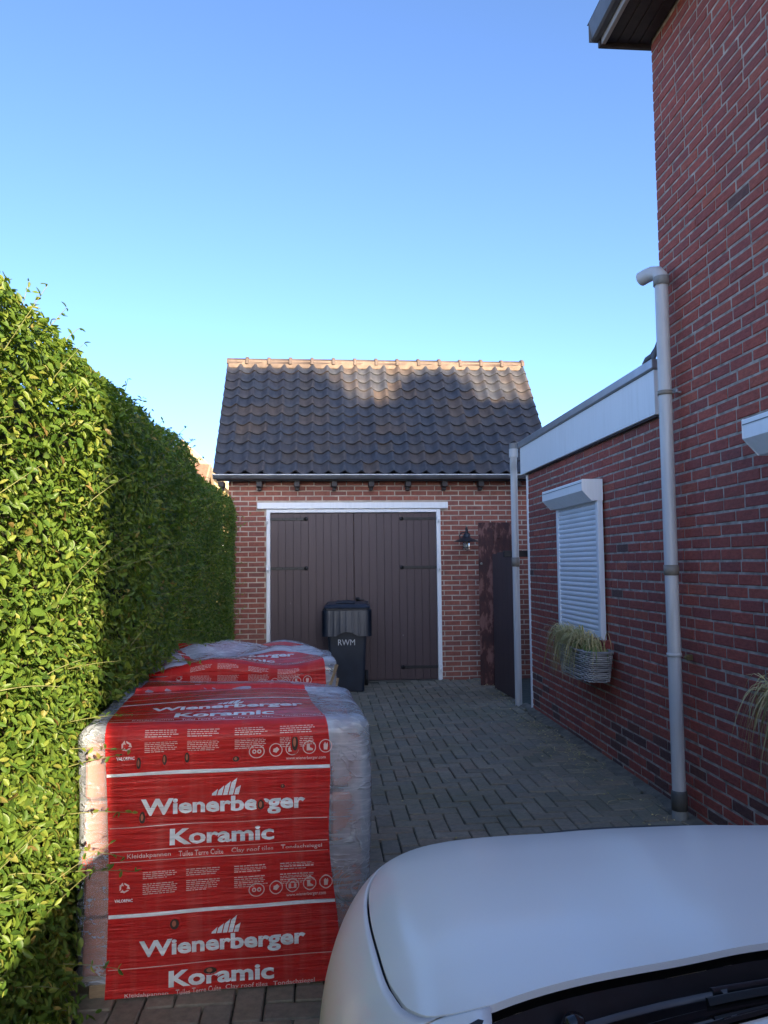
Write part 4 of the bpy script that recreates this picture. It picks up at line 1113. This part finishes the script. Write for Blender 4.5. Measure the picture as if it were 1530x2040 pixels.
# body sides
WHY, WHZ, WHR = (1.42, -1.08), .305, .355
def zbot(y):
    z = .20
    for w in WHY:
        if abs(y - w) < WHR: z = max(z, WHZ + math.sqrt(WHR ** 2 - (y - w) ** 2))
    return z
def xin(y):
    if y > _sy[0]: return float(np.interp(y, _sy, _sx)) + .0022
    if y > .90: return curve([(.90, .66), (.97, .615), (1.03, .603)], y)
    if y > -1.55: return curve([(-1.55, .60), (-1.2, .66), (.3, .70), (.90, .66)], y)
    return .60
ys = sorted(set([-2.0 + .05 * i for i in range(62)] + [.985, 1.0, 1.01, 1.018, 1.023, 1.026, 1.029, 1.033, 1.037, 1.042, 1.047, 1.054, 1.062, 1.07, 1.08, 1.09] + [1.05 + .025 * i for i in range(41)] + [2.06]))
ys = [y for y in ys if y <= 2.06]
for s in (-1, 1):
    m = MB(); rows = []
    for y in ys:
        w = W_(y); x0 = min(xin(y), w * .93); row = []
        if y > 1.02: row += [(s * (x0 - .001), y, body_z(x0, y) - .03)]
        else: row += [(s * (x0 - .001), y, body_z(x0, y) - .01)]
        th0 = math.acos(min(1, (x0 / w) ** (NE / 2)))
        for i in range(23):
            th = th0 * (1 - i / 22); x = w * max(0, math.cos(th)) ** (2 / NE); z = body_z(x, y) if i < 22 else ZB
            row.append((s * x, y, max(z, zbot(y))))
        for z in (.38, .30, .22): row.append((s * (w - .02 * (ZB - z) / .25), y, max(z, zbot(y))))
        row.append((s * (w - .12), y, max(.20, zbot(y) + .001)))
        rows.append(row if s < 0 else row[::-1])
    m.grid(rows, True); m.build('body_side', MT['paint'], car, world=False)
# nose and tail
m = MB(); rows = []
for y in [2.06 + .22 * i / 16 for i in range(17)]:
    w = W_(y); hx = [w * math.copysign(abs(math.sin(math.pi / 2 * (-1 + 2 * i / 40))) ** .8, -1 + 2 * i / 40) for i in range(41)]
    rows.append([(-w, y, .22)] + [(x, max(y - .0, min(y, hood_front(min(abs(x), .62)) + .004 if y < 2.07 else y)), body_z(x, y)) for x in hx] + [(w, y, .22)])
m.grid(rows, True); m.add([rows[-1][i] for i in range(len(rows[-1]))], [list(range(len(rows[-1])))]); m.build('front_bumper', MT['paint'], car, world=False)
m = MB(); rows = []
for y in (-2.0, -2.03):
    w = W_(-2.0) - (0 if y == -2.0 else .05); rows.append([(-w, y, .25)] + [(w * math.cos(math.pi * (1 - i / 20)), y, ZB + (body_z(0, -2.0) - ZB) * max(0, math.sin(math.pi * i / 20)) ** .5) for i in range(21)] + [(w, y, .25)])
m.grid(rows, True); m.add(rows[-1], [list(range(len(rows[-1])))]); m.build('rear_bumper', MT['paint'], car, world=False)
m = MB(); m.grid([[(x, 2.272 + .02 * (1 - (x / .4) ** 2), z) for x in [-.36 + .72 * i / 10 for i in range(11)]] for z in (.30, .48)], True); m.build('grille', MT['black_plastic'], car, world=False)
for s in (-1, 1):
    m = MB(); m.grid([[(s * (.36 + .30 * u), 2.262 - .30 * u ** 1.6 - .06 * (v - .5), .56 + .13 * v + .02 * u) for u in [i / 8 for i in range(9)]] for v in [j / 4 for j in range(5)]], True); m.build('headlight', MT['lamp_glass'], car, world=False)
m = MB(); m.lathe([(0, .010), (.016, .008), (.019, 0)], (-.03, 2.055, .806), 14); m.build('emblem', MT['alloy'], car, world=False)
# cowl trough, windscreen
RH = 1.385
def scr(u, t):
    """u -1..1 across, t 0 base .. 1 roof edge"""
    xb, xt = .665 * u, .545 * u
    yb = 1.052 - .150 * abs(u) ** 2.2; yt = .36 - .10 * abs(u) ** 2.0
    zb = .955 - .012 * u * u; zt = RH - .045 - .035 * abs(u) ** 3
    return (xb + (xt - xb) * t, yb + (yt - yb) * t, zb + (zt - zb) * t + .02 * math.sin(math.pi * t))
us = [-1 + 2 * i / 32 for i in range(33)]
m = MB(); m.grid([[scr(u, t) for u in us] for t in [i / 14 for i in range(15)]], True); m.build('windscreen', MT['glass'], car, world=False)
m = MB(); rows = []
for k, (f_, dz) in enumerate(((0.0, -.022), (.18, -.058), (.5, -.055), (.8, -.030), (1.0, -.012), (1.06, -.012))):
    row = []
    for u in us:
        p = Vector(scr(u, 0)); x = p.x * 1.0; q = Vector((u * .655, hood_rear(u * .655) - .0, body_z(min(abs(u) * .655, .655), hood_rear(u * .655))))
        r = q.lerp(p, f_); row.append((r.x, r.y, (q.z if f_ < .3 else p.z) + dz + (.010 if False else 0)))
    rows.append(row)
m.grid(rows, True); m.build('cowl_panel', MT['cowl_black'], car, world=False)
m = MB(); m.grid([[Vector(scr(u, t)) + Vector((0, .004, .004)) for u in us] for t in (0, .012, .024)], True); m.build('screen_seal', MT['rubber'], car, world=False)
m = MB(); m.grid([[Vector(scr(u, t)) + Vector((0, -.004, -.006)) for u in us] for t in (0.0, .05, .11)], True); m.build('screen_frit', MT['gloss_black'], car, world=False)
m = MB(); m.grid([[(u * .60, .98 - .10 * abs(u) - .55 * t, .95 + .035 * math.sin(math.pi * t) - .02 * t) for u in us] for t in [i / 8 for i in range(9)]], True); m.build('dashboard', plain_mat('dash_grey', (.05, .052, .055), .7, .2, 20), car, world=False)
m = MB(); m.box(-.6, .6, -1.5, .45, .35, .80, .05); m.build('cabin_floor', MT['rubber'], car, world=False)
for s in (-1, 1):                     # rubber corner piece between bonnet, wing and screen
    m = MB(); rows = []
    for i in range(9):
        t = i / 8; y = 1.005 - .13 * t; x = .625 + .055 * t
        rows.append([(s * (x - .022), y + .004, body_z(x, max(y, .9)) - .004), (s * x, y, body_z(x, max(y, .9)) + .004), (s * (x + .016), y - .002, body_z(x, max(y, .9)) - .002)])
    m.grid(rows, True); m.build('corner_seal', MT['rubber'], car, world=False)
# wipers
for k, (px0, dirx) in enumerate(((-.485, 1), (.10, 1))):
    q = lambda x, t, o: Vector(scr(x / .665, t)) + Vector((0, o * .6, o))
    root = MB(); b0 = q(px0, -.075, .010)
    root.lathe([(0, .030), (.012, .028), (.017, .018), (.017, -.02)], tuple(b0), 16); wp = root.build('wiper', MT['gloss_black'], car, world=False)
    xs = [px0 + dirx * d for d in (0, .06, .12, .17, .21)]; ts = [-.075, -.062, -.050, -.032, -.012]
    m = MB(); rows = []
    for i, (x, t) in enumerate(zip(xs, ts)):
        c = q(x, t, .020 - .0005 * i); wv = Vector((0, -.62, .42)).normalized() * (.022, .021, .018, .013, .010)[i]
        rows.append([c - wv - Vector((0, 0, .008)), c - wv * .8, c + wv * .8 + Vector((0, 0, .002)), c + wv - Vector((0, 0, .008))])
    m.grid(rows, True); m.build('wiper_arm', plain_mat('satin_black', (.10, .105, .12), .34, .15, 9), wp, world=False)
    m = MB(); m.tube([q(xs[-1] + d, -.012 + .02 * d, .019) for d in (-.02, .1, .22)], .006, 8); m.build('wiper_rod', MT['cowl_black'], wp, world=False)
    m = MB(); rows = []
    for i in range(15):
        x = px0 + dirx * (.165 + .48 * i / 14); c = q(x, .022 + .010 * math.sin(math.pi * i / 14), .010); wv = Vector((0, -.6, .45)).normalized() * (.011 if 0 < i < 14 else .006)
        rows.append([c - wv - Vector((0, .004, .008)), c - wv * .5 + Vector((0, .003, .006)), c + wv * .6 + Vector((0, .002, .004)), c + wv - Vector((0, .002, .004))])
    m.grid(rows, True); m.build('wiper_blade', MT['rubber'], wp, world=False)
# roof, pillars, side windows
def roof_z(x, y): return RH - .05 * (abs(x) / .56) ** 3 - .09 * max(0, (-y - .5)) ** 2 - .05 * max(0, y) ** 1.5
rxs = [-.56 + 1.12 * i / 20 for i in range(21)]; rows = [[Vector(scr(x / .56, 1)) + Vector((0, 0, .001)) for x in rxs]]
rows += [[Vector((x, y, roof_z(x, y))) for x in rxs] for y in [.22 - 1.82 * j / 23 for j in range(24)]]
rows = [[r[0] + Vector((-.022, 0, -.040)), r[0] + Vector((-.016, 0, -.012))] + r + [r[-1] + Vector((.016, 0, -.012)), r[-1] + Vector((.022, 0, -.040))] for r in rows]
m = MB(); m.grid(rows, True); m.build('roof', MT['paint'], car, world=False)
for s in (-1, 1):
    belt = lambda y: Vector((s * .705, y, 1.0)); top = lambda y: Vector((s * .558, y, roof_z(.56, y) - .005))
    m = MB(); m.grid([[Vector(scr(s, t)) + Vector((0, 0, .004)) for t in [i / 8 for i in range(9)]], [Vector(scr(s, t)) + Vector((s * .035, -.035, .004)) for t in [i / 8 for i in range(9)]], [Vector(scr(s, t)) + Vector((s * .04, -.09, -.012)) for t in [i / 8 for i in range(9)]]], True); m.build('windscreen_pillar', MT['paint'], car, world=False)
    for (ya, yb, yc, yd) in ((.74, -.18, .22, -.18), (-.24, -1.1, -.24, -1.0)):
        m = MB(); m.add([belt(ya), belt(yb), top(yd), top(yc)], [(0, 1, 2, 3)]); m.build('side_window', MT['glass'], car, world=False)
    for (ya, yb, yc, yd) in ((-.18, -.24, -.18, -.24), (-1.1, -1.62, -1.0, -1.45)):
        m = MB(); m.add([belt(ya), belt(yb), top(yd), top(yc)], [(0, 1, 2, 3)]); m.build('pillar', MT['gloss_black'] if ya > -.5 else MT['paint'], car, world=False)
m = MB(); m.add([(-.60, -1.72, 1.0), (.60, -1.72, 1.0), (.52, -1.58, roof_z(.5, -1.58) - .004), (-.52, -1.58, roof_z(.5, -1.58) - .004)], [(0, 1, 2, 3)]); m.build('rear_window', MT['glass'], car, world=False)
m = MB(); m.grid([[(u * .62, y, 1.0 - .05 * (abs(u)) ** 4) for u in [-1 + i / 5 for i in range(11)]] for y in (-1.70, -1.85, -1.98)], True); m.build('tailgate', MT['paint'], car, world=False)
for s in (-1, 1):
    for wy in WHY:
        m = MB(); m.lathe([(.20, -.10), (.27, -.10), (.305, -.07), (.305, .07), (.27, .10), (.20, .10)], (s * .72, wy, WHZ), 32, 'x'); wh = m.build('wheel', MT['rubber'], car, world=False)
        m = MB(); m.lathe([(0, .06), (.06, .07), (.07, .05), (.18, .06), (.205, .085), (.205, -.08)], (s * .72, wy, WHZ), 30, 'x') if s > 0 else m.lathe([(0, -.06), (.06, -.07), (.07, -.05), (.18, -.06), (.205, -.085), (.205, .08)], (s * .72, wy, WHZ), 30, 'x')
        m.build('rim', MT['alloy'], wh, world=False)

# ================================================================== HEDGE
rng = np.random.default_rng(11)
def leaf_template(hi):
    if hi:
        t = np.array([0, .12, .30, .52, .74, .90, 1.0]); w = np.array([0, .13, .205, .225, .17, .085, 0]); c = -.20 * t ** 2
        V = [(t[0], 0, c[0])]
        for i in range(1, 6): V += [(t[i], w[i], c[i] + .10 * w[i] / .22), (t[i], 0, c[i] - .03), (t[i], -w[i], c[i] + .10 * w[i] / .22)]
        V.append((1, 0, c[-1])); F = [(0, 2, 1, 1), (0, 3, 2, 2)]
        for i in range(4):
            a = 1 + 3 * i; F += [(a, a + 1, a + 4, a + 3), (a + 1, a + 2, a + 5, a + 4)]
        F += [(13, 14, 16, 16), (14, 15, 16, 16)]
        tri = []
        for f in F:
            if f[3] == f[2]: tri.append(f[:3])
            else: tri += [(f[0], f[1], f[2]), (f[0], f[2], f[3])]
        return np.array(V, float), np.array(tri)
    V = np.array([(0, 0, 0), (.45, .21, .02), (.45, 0, -.06), (.45, -.21, .02), (1, 0, -.16)], float)
    return V, np.array([(0, 2, 1), (0, 3, 2), (1, 2, 4), (2, 3, 4)])
def nrm(a): return a / np.linalg.norm(a, axis=1, keepdims=True)
HZ, HR = 2.45, .30
def face_x(Y, z):
    b = np.interp(Y, [-8, 1.0, 2.2, 2.75, 2.95, 3.3, 4.5, 7.0, 9.9], [-.93, -.87, -.82, -.82, -.86, -.88, -.95, -1.04, -1.10])
    up = np.clip((z - .98) / .15, 0, 1) * np.interp(Y, [1, 2.6, 3.2, 4.5, 6, 7], [0, .0, .04, .05, .03, 0])
    low = np.where((Y > 2.7) & (Y < 6) & (z < 1.0), -.09, 0)
    return b + up + low - .05 * np.clip(.5 - z, 0, 1) + .035 * np.sin(2.3 * Y + 1.1 * z) * np.sin(1.9 * z + .7 * Y) + .02 * np.sin(5.1 * Y - 3.2 * z)
def hedge_points(n, y0, y1, dmean):
    Y = rng.uniform(y0, y1, n)
    top = HZ + .05 * np.clip(2.3 - Y, 0, 1) + .03 * np.sin(1.3 * Y + .5) + .03 * np.sin(3.7 * Y) + .0 * Y
    La, Lb, Lc = HZ - HR - .05, HR * math.pi / 2, .75
    a = rng.uniform(0, La + Lb + Lc, n); z = np.empty(n); X = np.empty(n); N = np.zeros((n, 3))
    f = a < La; zf = .05 + a
    ar = (~f) & (a < La + Lb); th = np.clip((a - La) / HR, 0, math.pi / 2)
    z = np.where(f, zf, np.where(ar, top - HR + HR * np.sin(th), top))
    X = face_x(Y, np.minimum(z, HZ - HR)) - np.where(ar, HR * (1 - np.cos(th)), np.where(f, 0, HR + (a - La - Lb)))
    N[:, 0] = np.where(f, 1, np.where(ar, np.cos(th), 0)); N[:, 2] = np.where(f, 0, np.where(ar, np.sin(th), 1))
    # far end cap is rounded
    e = np.clip((Y - 9.55) / .4, 0, 1); X -= .35 * e ** 2.2; z -= np.where(z > 1.4, .25 * e ** 2 * (z - 1.4), 0)
    d = rng.exponential(dmean, n) - .022
    P = np.stack([X, Y, z], 1) - N * d[:, None]
    P[:, 2] = np.maximum(P[:, 2], .02)
    return P, N
def leaves(P, N, L, T, F):
    n = len(P); nn = nrm(N * .8 + np.array([0, -.12, .42]) + rng.normal(0, .55, (n, 3)))
    d = rng.normal(0, 1, (n, 3)) + N * .5 + np.array([0, 0, .25]); d = d - nn * np.sum(d * nn, 1, keepdims=True); d = nrm(d); s = np.cross(nn, d)
    wid = rng.uniform(.8, 1.15, n)
    V = P[:, None, :] + (T[None, :, 0, None] * d[:, None, :] + T[None, :, 1, None] * (s * wid[:, None])[:, None, :] + T[None, :, 2, None] * nn[:, None, :]) * L[:, None, None]
    Fc = F[None] + (np.arange(n) * len(T))[:, None, None]
    return V.reshape(-1, 3), Fc.reshape(-1, F.shape[1]), (d, s * wid[:, None], nn)
hedge = thing('privet_hedge', 'tall clipped green hedge along the left side of the drive', 'hedge', (-1.3, 3, 0))
core = MB(); rows = []
for i in range(61):
    y = -8 + 17.85 * i / 60; e = max(0, (y - 9.5) / .35) * .3
    fx = lambda z: float(face_x(np.array([y]), np.array([z]))[0]) - .17 - e
    rows.append([(fx(.1), y, 0.0), (fx(.5), y, .5), (fx(1.2), y, 1.2), (fx(1.7), y, HZ - .5 - e), (fx(1.9) - .16, y, HZ - .20 - e), (-1.9, y, HZ - .18 - e), (-2.05, y, 1.0), (-2.05, y, 0)])
core.grid(rows, True); core.add(rows[-1], [list(range(8))]); core.add(rows[0], [list(range(8))[::-1]])
core.build('dark_core', plain_mat('core_shade', (.028, .030, .012), .95, .4, 25, 1.0, 40), hedge)  # solid dark core stands in for the shade inside the hedge
Thi, Fhi = leaf_template(True); Tlo, Flo = leaf_template(False)
P1, N1 = hedge_points(50000, 1.35, 3.7, .05)
L1 = .016 + .032 * rng.beta(1.6, 2.2, len(P1))
# the 300 that show largest become single leaves
pr = (P1 - np.array(CAM)) @ np.array([_F, _R, _U]).T
ux, uy = W_PX / 2 + F_PX * pr[:, 1] / pr[:, 0], H_PX / 2 - F_PX * pr[:, 2] / pr[:, 0]
dep = np.sum((P1 - np.stack([face_x(P1[:, 1], np.minimum(P1[:, 2], HZ - HR)), P1[:, 1], P1[:, 2]], 1)) * N1, 1)
ok = (ux > 0) & (ux < 300) & (uy > 450) & (uy < 2040) & (dep > .005)
score = np.where(ok, L1 / pr[:, 0], 0); big = np.argsort(-score)[:300]
rest = np.setdiff1d(np.arange(len(P1)), big)
Vb, Fb, (db, sb, nb_) = leaves(P1[big], N1[big], L1[big], Thi, Fhi)
lm = np_mesh('leaf', Thi, Fhi, MT['leaf'], True)
for i, k in enumerate(big):
    l = float(L1[k]); inst('leaf', lm, hedge, frame(P1[k], Vector(db[i]) * l, Vector(sb[i]) * l, Vector(nb_[i]) * l))
V1, F1, _ = leaves(P1[rest], N1[rest], L1[rest], Thi, Fhi)
P2, N2 = hedge_points(130000, 3.6, 9.95, .055); V2, F2, _ = leaves(P2, N2, rng.uniform(.022, .048, len(P2)), Tlo, Flo)
P3, N3 = hedge_points(42000, -8, 1.4, .05); V3, F3, _ = leaves(P3, N3, rng.uniform(.035, .065, len(P3)), Tlo, Flo)
VV, FF = [V1, V2, V3], [F1, F2 + len(V1), F3 + len(V1) + len(V2)]
nv_ = len(V1) + len(V2) + len(V3)
# long shoots standing out of the clipped face
tw = MB(); SP = []; SN = []; SLn = []
def shoot(p, d, L, nl, droop=.0):
    p = Vector(p); d = Vector(d).normalized(); pts = []
    for i in range(6):
        t = i / 5; pts.append(p + d * L * t + Vector((0, 0, -droop * t * t)))
    tw.tube(pts, [.0021 * (1 - .6 * i / 5) for i in range(6)], 4, False)
    for i in range(nl):
        t = .15 + .85 * i / max(1, nl - 1); q = p + d * L * t + Vector((0, 0, -droop * t * t))
        for s in (0, 1):
            SP.append(tuple(q)); o = Vector((random.gauss(0, 1), random.gauss(0, 1), random.gauss(0, 1))).normalized(); SN.append(tuple((d * .3 + o).normalized())); SLn.append(random.uniform(.022, .040) * (1 - .35 * t))
ps, ns = hedge_points(480, 1.5, 9.6, .01)
for p, n in zip(ps, ns):
    if p[1] > 2.7 and p[1] < 5.8 and .1 < p[2] < 1.0: continue
    shoot(p - n * .03, n * .6 + np.array([random.gauss(0, .2), random.gauss(.2, .5), random.uniform(.1, 1.1)]), random.uniform(.10, .30) * (.45 if p[2] > 2.15 else 1), random.randint(3, 7), random.uniform(0, .05))
for (px, py, dx, dz, L) in ((-.90, 2.62, .35, .9, .13), (-.9, 2.58, .2, 1, .15), (-.87, 2.72, .5, .7, .13), (-1.02, 4.70, .2, 1, .2), (-1.0, 4.75, .35, .9, .17), (-1.1, 6.05, .2, 1, .22), (-1.1, 6.0, .4, .9, .2), (-.9, 3.9, .2, 1, .14), (-.86, 2.05, .3, .8, .16)):
    shoot((px - .10, py, HZ - .09), (dx, .1, dz), L, 5)
for (py, z, L) in ((2.72, 1.02, .26), (2.76, .86, .22), (2.70, .62, .24), (2.74, .46, .22), (2.6, .30, .25), (2.72, .72, .26), (2.66, 1.2, .24), (2.7, .54, .28), (2.75, .93, .24)):   # reaching in front of the near pallet
    shoot((-.90, py, z), (.72, -.02, random.uniform(-.05, .5)), L, 6, .03)
for (py, z, L) in ((4.0, 1.10, .28), (4.3, 1.05, .3), (4.6, 1.12, .28), (3.5, 1.1, .2), (5.0, 1.15, .26), (3.2, 1.12, .2)):
    shoot((-.93, py, z), (.8, -.3, .1), L, 6, .05)
tw.build('twigs', MT['twig'], hedge, kind='stuff')
V4, F4, _ = leaves(np.array(SP), np.array(SN), np.array(SLn), Thi, Fhi)
VV.append(V4); 
tag(inst('foliage', np_mesh('foliage', np.concatenate([V1, V2, V3, V4]), np.concatenate([F1, F2 + len(V1), F3 + len(V1) + len(V2), F4 + nv_]), MT['leaf'], True), hedge), kind='stuff')
# soil and low weeds at the hedge foot
P5 = np.stack([rng.uniform(-1.1, -.62, 1500), rng.uniform(1.9, 2.78, 1500), rng.uniform(.0, .14, 1500)], 1); P5 = P5[P5[:, 0] < -.72 - .9 * P5[:, 2]]
V5, F5, _ = leaves(P5, np.tile([.5, -.2, .8], (len(P5), 1)), rng.uniform(.02, .04, len(P5)), Thi, Fhi)
tag(inst('hedge_foot_weeds', np_mesh('hedge_foot_weeds', V5, F5, MT['leaf'], True), None), 'low leafy weeds at the hedge foot by the pallet', 'weeds', kind='stuff')

# ================================================================== UNSEEN ADDED TREES (behind the camera, placed and capped to cast the roof shadow)
def tree(name, label, x, y, top, rad, seed, cap, zlow=3.2):
    r = np.random.default_rng(seed); root = thing(name, label, 'tree', (x, y, 0), 0, 'added shade trees behind the camera')
    m = MB(); m.tube([(0, 0, 0), (.03, .02, 1.5), (-.04, .03, 4), (.02, 0, top * .62), (0, 0, top * .85)], [.22, .18, .15, .10, .04], 10)
    for k in range(7):
        a = k * 2.4; z = 2.6 + (top - 4) * k / 7; m.tube([(0, 0, z), (.5 * rad * math.cos(a), .5 * rad * math.sin(a), z + .7), (.85 * rad * math.cos(a), .85 * rad * math.sin(a), z + 1.4)], [.08, .05, .02], 6)
    m.build('trunk', MT['bark'], root, world=False)
    n = 24000; cz, hz = (top + zlow) / 2, (top - zlow) / 2
    q = r.normal(0, 1, (n, 3)); q = q / np.linalg.norm(q, axis=1, keepdims=True) * (r.uniform(.05, 1, n) ** .4)[:, None]
    lump = 1 + .10 * np.sin(3 * q[:, 0] * 3 + seed) * np.sin(7 * q[:, 2] + 1.7 * seed) - .06
    Pp = np.stack([q[:, 0] * rad * lump, q[:, 1] * rad * lump, cz + q[:, 2] * hz], 1); Pp[:, 2] = np.where(Pp[:, 2] > cap, cap - r.uniform(0, .5, n), Pp[:, 2])
    Vt, Ft, _ = leaves(Pp, nrm(q + 1e-6), r.uniform(.20, .34, n), Tlo, Flo)
    o = inst('crown', np_mesh('crown', Vt, Ft, MT['leaf']), root, None, False); tag(o, kind='stuff')
tree('shade_tree', 'tall leafy added shade tree left of its row behind the drive', 8.95, -16.2, 13.2, 1.85, 1, 11.85)
tree('shade_tree', 'rounded added shade tree in the middle of the row', 10.85, -16.0, 12.2, 1.4, 2, 11.2)
tree('shade_tree', 'narrow added shade tree next to the last of the row', 11.68, -16.3, 13.0, .72, 3, 11.9)
tree('shade_tree', 'broad lower added shade tree at the right end of the row', 13.2, -16.0, 12.4, 1.8, 4, 11.2)

# ================================================================== FAR HOUSES
def far_house(name, label, x, y, hw_, dep, eave, ridge, wallm, roofm, rz):
    root = thing(name, label, 'house', (x, y, 0), rz)
    m = MB(); pr = [(-hw_, 0), (hw_, 0), (hw_, eave), (0, ridge), (-hw_, eave)]
    vs = [(a, yy, b) for yy in (0, dep) for a, b in pr]; m.add(vs, [(0, 1, 2, 3, 4), (9, 8, 7, 6, 5), (1, 6, 7, 2), (0, 4, 9, 5)]); m.build('wall', wallm, root, world=False)
    for s in (-1, 1):
        m = MB(); o = .25; k = (ridge - eave) / hw_
        vs = [(s * (hw_ + o), yy, eave - o * k + t) for t in (.02, .16) for yy in (-.25, dep + .25)] + [(0, yy, ridge + t) for t in (.02, .16) for yy in (-.25, dep + .25)]
        m.add(vs, [(0, 1, 5, 4), (2, 6, 7, 3), (0, 4, 6, 2), (1, 3, 7, 5), (0, 2, 3, 1)]); m.build('roof', roofm, root, world=False)
        m = MB(); vs = [(s * (hw_ + o), -.29, eave - o * k - .12), (s * (hw_ + o), -.29, eave - o * k + .17), (0, -.29, ridge + .17), (0, -.29, ridge - .12)]
        m.add(vs + [(a, b + .05, c) for a, b, c in vs], [(0, 1, 2, 3), (7, 6, 5, 4), (0, 3, 7, 4), (1, 5, 6, 2)]); m.build('barge_board', MT['pale_wood'], root, world=False)
    for (a, b) in ((-1.6, 1.2), (.6, 1.2), (-.5, eave - 1.2)):
        m = MB(); m.box(a, a + 1.0, -.05, .02, b, b + 1.2, .01); wi = m.build('window', MT['white'], root, world=False)
        m = MB(); m.box(a + .08, a + .92, -.06, -.05, b + .08, b + 1.12); m.build('pane', MT['gloss_black'], wi, world=False)
    return root
far_house('distant_house', 'sunlit yellow gabled house beyond the hedge top', -5.35, 30, 3.4, 9, 3.0, 6.25, plain_mat('yellow_render', (.55, .40, .20), .9, .1, 2), plain_mat('brown_tiles', (.16, .085, .055), .8, .2, 12), R(6))
far_house('distant_house', 'low house with red-brown roof left of the garage', -3.7, 24, 2.2, 7, 2.6, 4.55, plain_mat('buff_brick', (.36, .24, .15), .9, .15, 5), plain_mat('red_tiles', (.24, .11, .07), .8, .25, 14), R(88))
